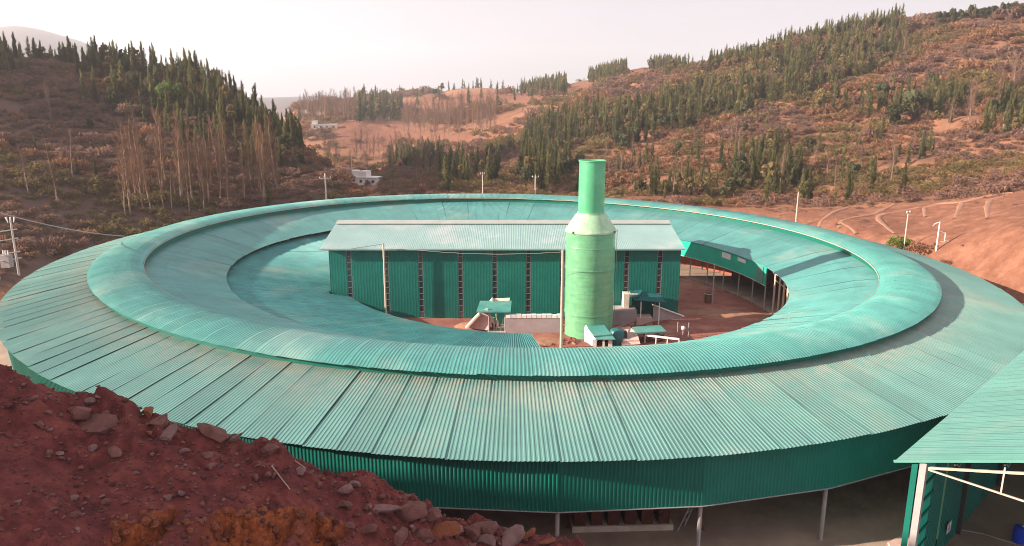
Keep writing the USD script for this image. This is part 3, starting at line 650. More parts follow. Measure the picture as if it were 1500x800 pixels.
MB().lathe([(1.29, zc1 - .05), (1.29, zc1 + 2.4), (1.28, zt1 - .12), (1.35, zt1 - .12), (1.35, zt1), (1.2, zt1), (1.2, zc1)], n=64).build('top_tube', 'frp_tube', chim, smooth=35)
MB().lathe([(1.28, zc1 - .03), (1.40, zc1 - .03), (1.40, zc1 + .09), (1.28, zc1 + .09)], n=64).build('tube_collar', 'frp_cone', chim)
for a in (-2.4, -.55, .7, 2.3):
    cx_, cy_ = 2.57 * math.cos(a), 2.57 * math.sin(a)
    MB().box((cx_ - .09, cy_ - .09, zc0 + .05), (cx_ + .09, cy_ + .09, zc0 + .27)).build('lifting_lug', 'rust', chim)
lad = MB()
a0 = -.15
for da in (-.08, .08):
    c_ = (2.63 * math.cos(a0 + da), 2.63 * math.sin(a0 + da))
    lad.tube([[*c_, 0], [*c_, 10.8]], .025, 5)
for z in np.arange(.4, 10.7, .4):
    lad.tube([[2.63 * math.cos(a0 - .08), 2.63 * math.sin(a0 - .08), z], [2.63 * math.cos(a0 + .08), 2.63 * math.sin(a0 + .08), z]], .016, 4)
lad.build('ladder', 'steel_grey', chim)

# ------------------------------------------------------------------ poles, wires
def wire(name, pts3, label, rad=.02, sag=.5, m='steel_dark', group=None, cat='cable'):
    out = []
    for a, b in zip(pts3[:-1], pts3[1:]):
        s = np.linspace(0, 1, 13)[:, None]
        p = np.array(a) * (1 - s) + np.array(b) * s
        p[:, 2] -= sag * 4 * (s * (1 - s))[:, 0]
        out.append(p[:-1])
    out.append(np.array([pts3[-1]]))
    o = MB().tube(np.vstack(out), rad, 5).build(name, m)
    return tag(o, label, cat, group)
def pole(name, base, top_z, label, r=.11, m='concrete_pole', arms=(), insul=False, group=None):
    t = thing(name, label, 'pole', base, group=group)
    h = top_z - base[2]
    MB().tube([[0, 0, -.3], [0, 0, h]], [r, r * .72], 10).build('shaft', m, t)
    for dz, half, ang in arms:
        MB().bar([-half * math.cos(ang), -half * math.sin(ang), h - dz], [half * math.cos(ang), half * math.sin(ang), h - dz], .09, .1).build('crossarm', 'concrete_pole', t)
        if insul:
            for k in (-1, 1):
                MB().lathe([(0, 0), (.09, .01), (.06, .1), (.1, .14), (.05, .24), (0, .26)], (k * half * .92 * math.cos(ang), k * half * .92 * math.sin(ang)), 8).build('insulator', 'white_paint', t)
                # sits on the arm
                pr = stage.GetPrimAtPath(str(t.GetPath()) + '/insulator' + (f'_{counts[(str(t.GetPath()), "insulator")] - 1:03d}' if counts[(str(t.GetPath()), 'insulator')] > 1 else ''))
                UsdGeom.Xformable(pr).AddTranslateOp().Set(Gf.Vec3d(0, 0, h - dz + .05))
    return t
pA = at(565, 462, 0); pA[1] = YB - 1.0; pA[0] = aty(564, 420, YB - 1.0)[0]; zA = float(aty(561, 356, pA[1])[2])
pole('slim_pole', pA, zA, 'cream slim pole in front of the dark green hall, near its far left end', .13, 'steel_cream')
pB = at(822, 510, 0); zB = float(aty(825, 366, pB[1])[2])
pole('slim_pole', pB, zB, 'tall cream pole standing close beside the pale green chimney', .15, 'steel_cream')
pC = at(1043, 445, 0); zC = float(aty(1047, 388, pC[1])[2])
pole('slim_pole', pC, zC, 'thin pale pole on bare red earth before the open ring posts', .09, 'steel_grey')
wire('overhead_wire', [[pA[0], pA[1], zA - .3], [pB[0], pB[1], zB - .2]], 'thin wire strung between the two cream poles in the courtyard', .014, .5, 'steel_grey')
wL = aty(400, 368, YB + 1)
wire('overhead_wire', [[pA[0], pA[1], zA - .1], wL], 'thin dark wire from the cream pole over the lean-to roof', .022, .35)
# service cable crossing the left of the ring roof
c0, c1 = aty(-40, 300, 62), at(182, 346, 7.6)
wire('service_cable', [c0, c1], 'grey cable slung to the edge of the teal ring roof', .045, .5, 'steel_grey')
c2 = at(320, 352, 8.5)
# twin-pole transformer stand at the left edge
gA, gB = on_ground(28, 403, 60, 200), on_ground(-1, 409, 60, 200)
tr_ = thing('transformer_stand', 'twin pole electric transformer stand with white insulators beside the ring shed', 'transformer', gA)
dx = gB - gA; dx[2] = 0
hA = float(aty(24, 322, gA[1])[2]) - gA[2]
for o_ in (np.zeros(3), dx):
    MB().tube([[*o_[:2], -.3], [*o_[:2], hA]], [.15, .11], 10).build('shaft', 'concrete_pole', tr_)
for z in (hA * .30, hA * .42, hA * .66, hA * .82):
    MB().bar([*(-.25 * dx[:2]), z], [*(1.2 * dx[:2]), z], .1, .12).build('crossarm', 'concrete_pole', tr_)
for o_ in (np.zeros(3), dx):
    for s_ in (-1, 0, 1):
        MB().tube([[o_[0] + s_ * .35, o_[1], hA - .35 + .2 * (s_ == 0)], [o_[0] + s_ * .55, o_[1], hA + .35]], [.05, .1], 6).build('insulator', 'white_paint', tr_)
mx = dx * .5
MB().box((mx[0] - .55, mx[1] - .4, hA * .18), (mx[0] + .55, mx[1] + .4, hA * .40)).build('transformer_tank', 'steel_grey', tr_)
for s_ in (-.3, 0, .3):
    MB().tube([[mx[0] + s_, mx[1], hA * .40], [mx[0] + s_, mx[1], hA * .48]], .07, 6).build('bushing', 'white_paint', tr_)
    MB().box((mx[0] + s_ - .1, mx[1] - .1, hA * .68), (mx[0] + s_ + .1, mx[1] + .1, hA * .75)).build('fuse_holder', 'rust', tr_)
# poles behind the ring
def back_pole(px, ybase, ytop, dist, label, r=.13, m='concrete_pole', arms=(), group=None):
    r_ = ray(px, ybase); k = dist / r_[1]
    b_ = r_ * k + [0, 0, H]; b_[2] = float(ground(b_[0], b_[1]))
    zt = float(aty(px, ytop, dist)[2])
    return pole('utility_pole', b_, zt, label, r, m, arms, bool(arms), group), b_, zt
back_pole(478, 292, 254, 133, 'pale concrete pole with one crossarm behind the back of the ring roof', .17, arms=((.9, 1.1, .2),))
back_pole(707, 285, 252, 150, 'plain pale pole behind the ring roof, before the conifers', .14, arms=((.4, .5, .3),))
back_pole(784, 285, 256, 152, 'pale pole with short crossarm behind the ring roof, left of the chimney', .13, arms=((.5, .7, .1),))
back_pole(576, 287, 254, 170, 'thin dark pole near the white house in the valley', .1, 'bark')
back_pole(516, 262, 226, 255, 'tall thin pale mast beside the white house', .15)
back_pole(1166, 323, 281, 118, 'brown leaning-stay pole at the edge of the red field', .13, 'steel_cream')
back_pole(1323, 372, 310, 96, 'slim brownish pole beside the lime green bush', .1, 'steel_cream', arms=((.2, .25, .2),))
# the street lamp behind the right side of the ring
lb = ray(1369, 383) * (92 / ray(1369, 383)[1]) + [0, 0, H]; lb[2] = float(ground(lb[0], lb[1]))
lz = float(aty(1371, 325, 92)[2])
lamp = thing('street_lamp', 'white lamp post with side bracket beyond the right side of the ring', 'street lamp', lb)
h_ = lz - lb[2]
MB().tube([[0, 0, -.3], [0, 0, h_]], [.10, .08], 10).build('shaft', 'white_paint', lamp)
MB().tube([[0, 0, h_ - .05], [-.35, 0, h_ - .15], [-.62, 0, h_ - .25]], .05, 6).build('lamp_arm', 'white_paint', lamp)
MB().bar([-.5, 0, h_ - .25], [-.85, 0, h_ - .55], .16, .1).build('lamp_head', 'steel_grey', lamp)
MB().tube([[.05, 0, h_ * .68], [.9, 0, h_ * .62], [.95, 0, h_ * .35], [1.5, 0, h_ * .33]], .045, 6).build('side_bracket', 'white_paint', lamp)
MB().tube([[0, 0, h_ * .33], [1.0, 0, h_ * .33]], .035, 6).build('stay_rod', 'white_paint', lamp)

# ------------------------------------------------------------------ small structures in the courtyard
def gp(px, py): return at(px, py, 0)
# pit house on the left: pink side wall sloping up, small teal roof, dark interior, tilted white slab
pit = thing('pit_house', 'small pit house with curved pink wall and teal flat roof below the hall', 'pit house')
y0 = gp(742, 488)[1]
def P(px, py, y): return aty(px, py, y)
yw = y0 + .2
MB().solid([P(684, 480, yw + .8), P(714, 484, yw), P(722, 470, yw), P(714, 452, yw), P(708, 455, yw + .1), P(700, 463, yw + .4)], (0, .25, 0)).build('side_wall', 'plaster_pink', pit)
cp = MB()
for a, b in (((683, 480), (699, 463)), ((699, 463), (703, 459)), ((708, 454), (722, 438))):
    cp.bar(P(*a, yw + (2.9 if b[1] < 440 else .3)), P(*b, yw + (2.9 if b[1] < 440 else .3)), .9, .18)
cp.build('wall_coping', 'plaster_cream', pit)
MB().box((P(713, 470, yw + 2.5)[0], yw + 2.5, 0), (P(741, 470, yw + 2.5)[0], yw + 2.6, 2.0)).build('back_wall', 'wall_green', pit)
rl, rrx = P(698, 454, yw)[0], P(748, 454, yw)[0]
zr0 = float(P(720, 457, yw)[2])
MB().solid([[rl, yw - .3, zr0], [rrx, yw - .3, zr0], [rrx + .1, yw + 2.6, zr0 + .35], [rl + .25, yw + 2.6, zr0 + .35]], (0, 0, .12)).build('roof', 'roof_cap', pit)
for px in (716, 740):
    MB().tube([[P(px, 470, yw)[0], yw, 0], [P(px, 470, yw)[0], yw, zr0]], .07, 8).build('post', 'steel_grey', pit)
MB().solid([P(712, 452, yw + 2.0), P(722, 439, yw + 3.2), P(747, 438, yw + 3.2), P(745, 447, yw + 2.4), P(724, 448, yw + 2.2)], (0, .12, .1)).build('tilted_slab', 'plaster_cream', pit)
MB().box((P(714, 485, yw)[0], yw - .2, -.05), (P(742, 485, yw)[0], yw + 2.5, .12)).build('floor_slab', 'concrete', pit)
for i in range(14):
    x = rng.uniform(P(717, 480, yw)[0], P(738, 480, yw)[0]); yy = yw + rng.uniform(.1, 2.2)
    o = MB().bar([x, yy, .1], [x + rng.normal(0, .4), yy + rng.normal(0, .3), rng.uniform(.5, 1.5)], .1, .14).build('scrap_timber', ['concrete', 'steel_dark', 'plaster_pink'][i % 3])
    tag(o, 'offcut of timber or rubble heaped in the pit house', 'rubble', 'rubble heaped in the pit house')
# retaining wall with white coping blocks
rw = thing('retaining_wall', 'low grey rendered wall with a row of white coping blocks', 'wall')
x0, x1 = P(741, 478, y0)[0], P(823, 478, y0)[0]
zt = float(P(780, 466, y0)[2])
MB().box((x0, y0, -.1), (x1, y0 + .35, zt)).build('wall_body', 'plaster_grey', rw)
nb = 11
for i in range(nb):
    a, b = x0 + (x1 - x0) * i / nb, x0 + (x1 - x0) * (i + 1) / nb
    MB().box((a + .02, y0 - .05, zt + .004), (b - .02, y0 + .42 + rng.uniform(-.03, .03), zt + .34 + rng.uniform(-.03, .03)), rng.normal(0, .03)).build('coping_block', 'white_paint', rw)
bx = thing('block_wall', 'short rough brick pier wall between the grey wall and the chimney', 'wall')
xb0, xb1 = P(823, 478, y0)[0], P(836, 478, y0)[0]
for r_i in range(8):
    for c_i in range(3):
        off = .12 * (r_i % 2)
        a = xb0 + (xb1 - xb0) * (c_i + off) / 3.2
        MB().box((a, y0 - .02 + rng.normal(0, .01), r_i * .2), (a + (xb1 - xb0) / 3.3, y0 + .34, r_i * .2 + .185)).build('brick', ['brick_red', 'plaster_grey', 'plaster_pink'][(r_i * 3 + c_i) % 3], bx)
# the fan house on the right of the chimney
fan = thing('fan_house', 'cream and grey stepped fan house with blue teal awning behind the chimney', 'hut')
yf = gp(900, 480)[1] + 1.0
def bxp(pxa, pxb, pyt, pyb, y, depth, name, m, t, ):
    a, b = P(pxa, pyb, y), P(pxb, pyt, y)
    MB().box((a[0], y, max(-.1, a[2])), (b[0], y + depth, b[2])).build(name, m, t)
bxp(893, 933, 455, 485, yf, 2.0, 'lower_block', 'plaster_grey', fan)
bxp(932, 956, 466, 485, yf - .1, 1.6, 'step_block', 'plaster_pink', fan)
bxp(913, 922, 431, 456, yf + 1.0, 1.2, 'cream_pier', 'plaster_cream', fan)
bxp(922, 936, 431, 435, yf + 1.1, 1.1, 'lintel', 'plaster_cream', fan)
bxp(924, 934, 435, 470, yf + 2.2, .3, 'dark_back', 'wall_green', fan)
aw0, aw1 = P(930, 439, yf), P(975, 443, yf)
MB().solid([[P(929, 440, yf)[0], yf, P(929, 440, yf)[2]], [P(976, 445, yf)[0], yf, P(976, 444, yf)[2]], [P(969, 439, yf)[0] + .2, yf + 2.2, P(969, 444, yf)[2] + .3], [P(926, 436, yf)[0], yf + 2.2, P(929, 440, yf)[2] + .5]], (0, 0, .09)).build('awning', 'tank_blue', fan)
MB().solid([[P(927, 440, yf)[0], yf + .2, P(927, 438, yf)[2]], [P(936, 437, yf)[0], yf + .2, P(936, 436, yf)[2]], [P(947, 434, yf)[0], yf + 2.4, P(947, 434, yf)[2]], [P(935, 434, yf)[0], yf + 2.4, P(935, 434, yf)[2]]], (0, 0, .08)).build('awning', 'tank_blue', fan)
for px, b_ in ((939, 466), (966, 476)):
    x = P(px, 450, yf)[0]
    MB().tube([[x, yf + .1, 0], [x, yf + .1, P(px, 443, yf)[2] + .05]], .06, 8).build('awning_post', 'white_paint', fan)
sw_ = thing('ramp_wall', 'grey ramp wall falling to the red earth beside the blue teal awning', 'wall')
yr0, yr1 = yf + 1.5, yf + 2.2
pa, pb = P(957, 447, yr0), P(1000, 466, yr1)
MB().solid([[pa[0], yr0, -.1], [pb[0], yr1, -.1], [pb[0], yr1, .25], [pa[0], yr0, pa[2]]], (.1, .3, 0)).build('wall_body', 'plaster_grey', sw_)
MB().bar([pa[0] - .1, yr0 + .1, pa[2] + .05], [pb[0] + .1, yr1 + .1, .30], .45, .1).build('coping', 'white_paint', sw_)
# hut with teal roof in front of the chimney
hut = thing('white_hut', 'little white hut with lean-to teal roof at the foot of the chimney', 'hut')
yh = gp(868, 509)[1] + .2
hx0, hx1 = P(857, 500, yh)[0], P(896, 500, yh)[0]
hz = float(P(880, 497, yh)[2])
MB().solid([P(856, 506, yh + 1.6), P(868, 509, yh), P(875, 498, yh), P(866, 486, yh + 1.2), P(856, 474, yh + 2.4)], (.1, .15, 0)).build('side_wall', 'white_paint', hut)
bxp(868, 874, 498, 512, yh, .15, 'front_wall', 'white_paint', hut)
bxp(883, 886, 498, 512, yh, .15, 'front_wall', 'white_paint', hut)
bxp(891, 897, 498, 512, yh, .15, 'front_wall', 'white_paint', hut)
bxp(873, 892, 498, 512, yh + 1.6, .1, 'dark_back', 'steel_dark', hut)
MB().solid([[P(873, 498, yh)[0], yh - .25, hz], [P(901, 497, yh)[0], yh - .25, hz], [P(888, 480, yh)[0], yh + 2.6, hz + .75], [P(860, 480, yh)[0], yh + 2.6, hz + .75]], (0, 0, .08)).build('roof', 'roof_cap', hut)
MB().box((P(857, 480, yh)[0] - .2, yh + 2.5, 0), (P(876, 480, yh)[0], yh + 3.6, hz + .9)).build('rear_block', 'plaster_cream', hut)
# tank, fan casing, roof sheet, pipe railing, brick clutter
tk = thing('fan_casing', 'rounded dark teal metal fan casing beside the white hut', 'machine', (P(904, 495, yh + 1.0)[0], yh + 1.2, 0))
MB().lathe([(0, 1.45), (.5, 1.42), (.68, 1.28), (.76, .95), (.76, 0)], n=32).build('casing', 'tank_blue', tk, smooth=40)
MB().box((.62, -.3, 0), (.95, .3, 1.2)).build('duct_flange', 'steel_dark', tk)
pk = thing('flue_duct', 'pink rendered flue duct sloping down beside the teal fan casing', 'duct')
MB().solid([P(911, 506, yh), P(938, 504, yh), P(934, 490, yh + 1), P(922, 478, yh + 3.2), P(902, 481, yh + 3.2), P(910, 490, yh + 1)], (0, .3, -.25)).build('duct_top', 'plaster_pink', pk)
MB().box((P(913, 500, yh)[0], yh + .3, -.1), (P(936, 500, yh)[0], yh + 3.2, .55)).build('duct_base', 'plaster_pink', pk)
rs = thing('low_canopy', 'low teal sheet canopy on short posts right of the pink flue duct', 'canopy')
yc = gp(930, 492)[1] + .3
zc_ = 1.0
q4 = [at(931, 490, zc_), at(977, 487, zc_), at(967, 477, zc_ + .1), at(926, 480, zc_ + .1)]
MB().solid(q4, (0, 0, .07)).build('canopy_sheet', 'roof_cap', rs)
for p_ in q4:
    MB().tube([[p_[0] * .99 + .01, p_[1] + .1, 0], [p_[0] * .99 + .01, p_[1] + .1, zc_]], .05, 6).build('post', 'steel_grey', rs)
rl_ = thing('pipe_railing', 'white pipe railing slanting over brick rubble in the courtyard', 'railing')
a_, b_ = at(945, 491, .8), at(995, 497, .8)
MB().bar(a_, b_, .22, .14).build('rail', 'white_paint', rl_)
for s_ in (0, .33, .66, 1):
    p_ = a_ * (1 - s_) + b_ * s_
    MB().tube([[*p_[:2], 0], [*p_[:2], .8]], .05, 6).build('post', 'white_paint', rl_)
for i in range(46):
    p_ = at(rng.uniform(938, 975), rng.uniform(494, 502), 0)
    o = MB().box((-.16, -.08, 0), (.16, .08, .1)).build('loose_brick', ['brick_red', 'rock_pink', 'plaster_pink'][i % 3])
    X = UsdGeom.Xformable(o); X.AddTranslateOp().Set(Gf.Vec3d(p_[0], p_[1], .03 + .09 * rng.integers(0, 6))); X.AddRotateXYZOp().Set(Gf.Vec3f(*rng.uniform(-20, 20, 2), rng.uniform(0, 180)))
    tag(o, 'loose brick in the heap under the white pipe railing', 'brick', 'loose bricks under the pipe railing')
dr = thing('concrete_drum', 'stub concrete drum standing alone on the red courtyard earth', 'drum', gp(1037, 443))
MB().lathe([(.42, 0), (.42, 1.1), (.36, 1.12), (.34, .8)], n=20).build('drum_wall', 'rust', dr, smooth=35)
MB().lathe([(.43, 1.02), (.47, 1.04), (.47, 1.12), (.43, 1.14)], n=20).build('drum_rim', 'concrete', dr)
wl = thing('yard_lamp', 'small white globe lamp on a stub post by the pipe railing', 'lamp', gp(1000, 496))
MB().tube([[0, 0, 0], [0, 0, .9]], .05, 6).build('post', 'steel_grey', wl)
s_ = trimesh.creation.icosphere(2, .22); s_.apply_translation((0, 0, 1.1))
MB().add(s_.vertices, s_.faces).build('globe', 'white_paint', wl, smooth=True)
for i, (px, py) in enumerate(((992, 494), (1008, 495))):
    o = MB().tube([gp(px, py), [*gp(px, py)[:2], 1.6]], .04, 6).build('stake', 'steel_grey')
    tag(o, ['thin stake just left of the globe lamp', 'thin stake just right of the globe lamp'][i], 'stake')
for i in range(26):
    p_ = at(rng.uniform(792, 850), rng.uniform(494, 508), 0)
    v, f = rock_mesh(700 + i % 5, 14, .6)
    o = usdkit.mesh(stage, pname('/World', 'earth_lump'), (v * rng.uniform(.12, .38), f), M[['soil_red', 'brick_red', 'bund', 'rock_brown'][i % 4]])
    o.AddTranslateOp().Set(Gf.Vec3d(p_[0], p_[1], .08)); o.AddRotateZOp().Set(float(rng.uniform(0, 360)))
    tag(o, 'lump of dug red earth near the foot of the tall cream pole', 'earth lump', 'lumps of dug earth near the tall cream pole')
for i, (a_, b_, z_) in enumerate(((gp(836, 492), gp(823, 487), .9), (gp(900, 500), gp(930, 488), 1.3), (gp(938, 484), gp(958, 478), .5))):
    o = MB().tube([[a_[0], a_[1], .1], [a_[0], a_[1], z_], [b_[0], b_[1], z_], [b_[0], b_[1], .1]], .09, 8).build('bent_pipe', 'rust')
    tag(o, ['rusty bent pipe between the chimney foot and the brick pier', 'rusty bent pipe behind the dark teal fan casing', 'rusty bent pipe before the stepped fan house'][i], 'pipe')
# sand heaps on the courtyard earth
for (px, py, sx_, h_, lab) in ((700, 479, 2.6, .7, 'pink heap of earth at the foot of the pit house wall'), (1030, 458, 5.0, .35, 'long low ridge of pale earth across the courtyard'), (1085, 462, 4.0, .35, 'low ridge of pale earth near the open ring posts'), (800, 500, 2.2, .35, 'low pale earth bank before the grey wall')):
    c_ = gp(px, py); g_ = trimesh.creation.icosphere(3, 1.0)
    v = g_.vertices * [sx_, 1.0, h_]; v = v[:, :] + (meshkit.fbm(v / .6 + px, 3, 2)[:, None] - .5) * .25
    o = MB().add(v + c_ - [0, 0, .12], g_.faces).build('earth_heap', 'bund', None, smooth=True)
    tag(o, lab, 'heap')

# ------------------------------------------------------------------ the open gable shed at the lower right
U2, V2 = np.array([.734, .679, 0]), np.array([.679, -.734, 0])
zE = 6.5
L0 = at(1310, 676, zE)
gs = thing('gable_shed', 'open fronted gable shed with light teal roof and steel truss', 'shed')
SL, SPAN, LEN = .386, 9.0, 30.0
def gpt(u, v, z): return L0 * [1, 1, 0] + U2 * u + V2 * v + [0, 0, z]
NG = 30
for k in range(NG):
    u0, u1 = LEN * k / NG, LEN * (k + 1) / NG
    s, h = [], []
    for i in range(4):
        for a, g in ((0, 0), (.62, 0), (.7, 1), (.9, 1)):
            s.append((i + a) / 4); h.append(g * .011)
    s.append(1); h.append(0)
    s, h = np.array(s), np.array(h) + .012 * (1 - np.array(s))
    a = np.array([gpt(u0 + (u1 - u0) * q2, 0, zE + hh) for q2, hh in zip(s, h)])
    b = np.array([gpt(u0 + (u1 - u0) * q2, SPAN, zE + SL * SPAN + hh) for q2, hh in zip(s, h)])
    m = len(s)
    MB().add(np.vstack([a, b]), [[j, j + 1, m + j + 1, m + j] for j in range(m - 1)]).build('roof_sheet', 'roof_shed', gs)
MB().solid([gpt(0, SPAN, zE + SL * SPAN), gpt(LEN, SPAN, zE + SL * SPAN), gpt(LEN, 2 * SPAN, zE), gpt(0, 2 * SPAN, zE)], (0, 0, -.05)).build('far_roof_slope', 'roof_shed', gs)
MB().bar(gpt(0, -.02, zE), gpt(0, SPAN, zE + SL * SPAN), .05, .12).build('rake_flashing', 'roof_shed', gs)
VW = 1.17
def gwall(u0, u1, v, z0, z1, n, rib):
    V = []
    for zz_ in (z0, z1):
        for i in range(n):
            for a, g in ((0, 0), (.5, 0), (.62, 1), (.9, 1)):
                V.append(gpt(u0 + (u1 - u0) * (i + a) / n, v + g * rib, zz_))
        V.append(gpt(u1, v, zz_))
    m = 4 * n + 1
    return MB().add(V, [[j, j + 1, m + j + 1, m + j] for j in range(m - 1)])
ztop = zE + SL * VW - .12
for u0, u1 in ((.5, 1.9), (1.9, 3.9), (4.2, 9), (9, 16), (16, 23), (23, 29.5)):
    gwall(u0, u1, VW, 0, ztop, max(4, int((u1 - u0) * 4)), .03).build('wall_panel', 'fascia_lit' if u0 < 1 else 'wall_green', gs)  # first panel gets the lighter green, its lit look painted in
MB().solid([gpt(3.9, VW, 1.2), gpt(4.2, VW, 1.2), gpt(4.2, VW, ztop), gpt(3.9, VW, ztop)], V2 * .02).build('light_strip', 'frp_green', gs)
for z in np.arange(.5, 6.3, .85):
    MB().bar(gpt(.4, VW + .07, z), gpt(2.0, VW + .07, z), .08, .1).build('girt', 'wall_green', gs)
MB().bar(gpt(.25, VW, -.1), gpt(.25, VW, ztop), .28, .28, up=tuple(U2)).build('column', 'steel_grey', gs)
MB().bar(gpt(.2, VW - .35, -.1), gpt(.2, VW - .35, ztop - .1), .25, .03, up=tuple(U2)).build('edge_trim', 'fascia_green', gs)
for u_ in (7.5, 15, 22.5):
    MB().bar(gpt(u_, VW + .15, 0), gpt(u_, VW + .15, ztop), .2, .2, up=tuple(U2)).build('column', 'steel_dark', gs)
for u_ in (.25, 7.5, 15, 22.5):
    t_ = MB()
    z1_ = ztop - .25
    MB().bar(gpt(u_, VW + .1, z1_), gpt(u_, SPAN, zE + SL * SPAN - .9), .1, .1).build('truss_top_chord', 'steel_cream', gs)
    MB().bar(gpt(u_, VW + .1, z1_ - .05), gpt(u_, 2 * SPAN - VW, z1_ - .05), .07, .07).build('truss_tie', 'steel_cream', gs)
    for v_ in (4.2, 6.6, 9.0):
        MB().bar(gpt(u_, v_, z1_ - .05), gpt(u_, v_, z1_ + SL * (v_ - VW)), .06, .06, up=tuple(U2)).build('truss_strut', 'steel_cream', gs)
for v_ in (2.4, 4.2, 6.0, 7.8):
    zt_ = zE + SL * v_ - .22
    MB().bar(gpt(.1, v_, zt_), gpt(29.5, v_, zt_), .06, .06).build('purlin', 'steel_dark', gs)
    zz_ = MB()
    for i in range(12):
        zz_.bar(gpt(.3 + i * .6, v_, zt_ - .38 * (i % 2)), gpt(.9 + i * .6, v_, zt_ - .38 * ((i + 1) % 2)), .035, .035)
    zz_.build('purlin_lacing', 'steel_grey', gs)
MB().box((-.1, -.1, 0), (.1, .1, 0.1)).mesh()
g_ = MB().solid([gpt(29.6, VW, 0), gpt(29.6, 2 * SPAN, 0), gpt(29.6, 2 * SPAN, zE), gpt(29.6, SPAN, zE + SL * SPAN - .1), gpt(29.6, VW, zE)], U2 * .06).build('rear_wall', 'wall_green', gs)
fl = MB().solid([gpt(-6, -.5, .06), gpt(-6, 22, .06), gpt(29.5, 22, .06), gpt(29.5, VW, .06), gpt(3, VW, .06)], (0, 0, -.2))
tag(fl.build('shed_apron', 'shed_floor'), 'dull brown earth floor of the open gable shed', None, None, 'structure')
sg = thing('notice_sign', 'small white notice plate on the dark inner wall of the gable shed', 'sign')
a_ = at(1380, 768, 1.35)
us = float((a_ - L0) @ U2)
MB().solid([gpt(us - .3, VW + .14, 1.05), gpt(us + .3, VW + .14, 1.05), gpt(us + .3, VW + .14, 1.6), gpt(us - .3, VW + .14, 1.6)], V2 * .02).build('plate', 'sheet_white', sg)
ln = MB()
for i, z in enumerate((1.18, 1.3, 1.45)):
    ln.solid([gpt(us - .2, VW + .165, z), gpt(us + .2 - .08 * i, VW + .165, z), gpt(us + .2 - .08 * i, VW + .165, z + .05), gpt(us - .2, VW + .165, z + .05)], V2 * .004)
ln.build('print_lines', 'bitumen', sg)
bb = at(1491, 795, 0)
br = thing('blue_barrel', 'bright blue plastic barrel on the floor of the gable shed', 'barrel', (bb[0], bb[1], .06))
MB().lathe([(0, 0), (.27, 0), (.29, .05), (.3, .3), (.31, .32), (.3, .34), (.3, .6), (.31, .62), (.3, .64), (.29, .86), (.25, .9), (0, .9)], n=28).build('drum', 'barrel_blue', br, smooth=35)
MB().lathe([(0, .9), (.05, .9), (.05, .94), (0, .94)], (.13, 0), 10).build('bung', 'sheet_white', br)
wire('floor_hose', [[*at(1405, 776, .1)[:2], .12], [*at(1440, 782, .1)[:2], .1], [*at(1488, 797, .1)[:2], .1]], 'pale hose lying across the gable shed floor to the barrel', .035, 0, 'steel_grey', cat='hose')
# a further shed roof peeping in at the right edge
fs = thing('far_shed', 'corner of another light teal roof beyond the gable shed', 'shed')
k0 = at(1487, 447, 5.2)
MB().solid([k0, k0 + [1.6, -5.0, -.3], k0 + [16, -5.0, .9], k0 + [16, 1.5, 1.8]], (0, 0, .08)).build('roof', 'roof_shed', fs)
MB().box((k0[0] + 2.2, k0[1] - 4.6, 0), (k0[0] + 15, k0[1] - 4.5, 4.9)).build('wall', 'wall_green', fs)
# what stands inside the open front of the ring: kiln car, trestle, yellow post
kc = thing('kiln_car', 'kiln car of stacked red bricks coloured as in shade on a pale plinth inside the open front', 'kiln car')
a_, b_ = at(838, 782, .0), at(986, 778, 0)
dirc = (b_ - a_) / np.linalg.norm(b_ - a_); nrm_ = np.array([-dirc[1], dirc[0], 0])
Lc = np.linalg.norm(b_ - a_)
def kcp(s_, d_, z): return a_ * [1, 1, 0] + dirc * s_ + nrm_ * d_ + [0, 0, z]
MB().solid([kcp(0, 0, .05), kcp(Lc, 0, .05), kcp(Lc, 1.6, .05), kcp(0, 1.6, .05)], (0, 0, .35)).build('plinth', 'plaster_cream', kc)
for i in range(6):
    s_ = Lc * (i + .12) / 6; e_ = Lc * (i + .8) / 6
    MB().solid([kcp(s_, .1, .41), kcp(e_, .1, .41), kcp(e_, 1.4, .41), kcp(s_, 1.4, .41)], (0, 0, 1.7)).build('brick_stack', 'brick_shaded', kc)
tl = thing('trestle', 'slim steel trestle leaning inside the open front of the ring', 'trestle')
a_ = at(992, 778, 0)
MB().bar(a_, a_ + [.9, .3, 1.9], .07, .07).build('leg', 'steel_grey', tl)
MB().bar(a_ + [.5, .5, 0], a_ + [1.3, .7, 2.0], .07, .07).build('leg', 'steel_grey', tl)
for s_ in (.25, .5, .75):
    MB().bar(a_ + [.9 * s_, .3 * s_, 1.9 * s_], a_ + [.5 + .8 * s_, .5 + .2 * s_, 2 * s_], .05, .05).build('rung', 'steel_grey', tl)
for px, py, lab in ((1031, 777, 'yellow painted stub beam leaning beside a front post of the ring'), (1212, 742, 'rusty brace leaning beside the right front post')):
    a_ = at(px, py, 0)
    tag(MB().bar(a_, a_ + [-.35, .3, 1.2], .16, .16).build('leaning_beam', 'rust'), lab, 'beam')
a_ = at(1300, 797, .05)
tag(MB().solid([a_, at(1345, 775, .05), at(1352, 800, .05), at(1310, 812, .05)], (0, 0, .12)).build('concrete_slab', 'plaster_pink'), 'pale concrete slab lying on the brown floor by the shed column', 'slab')

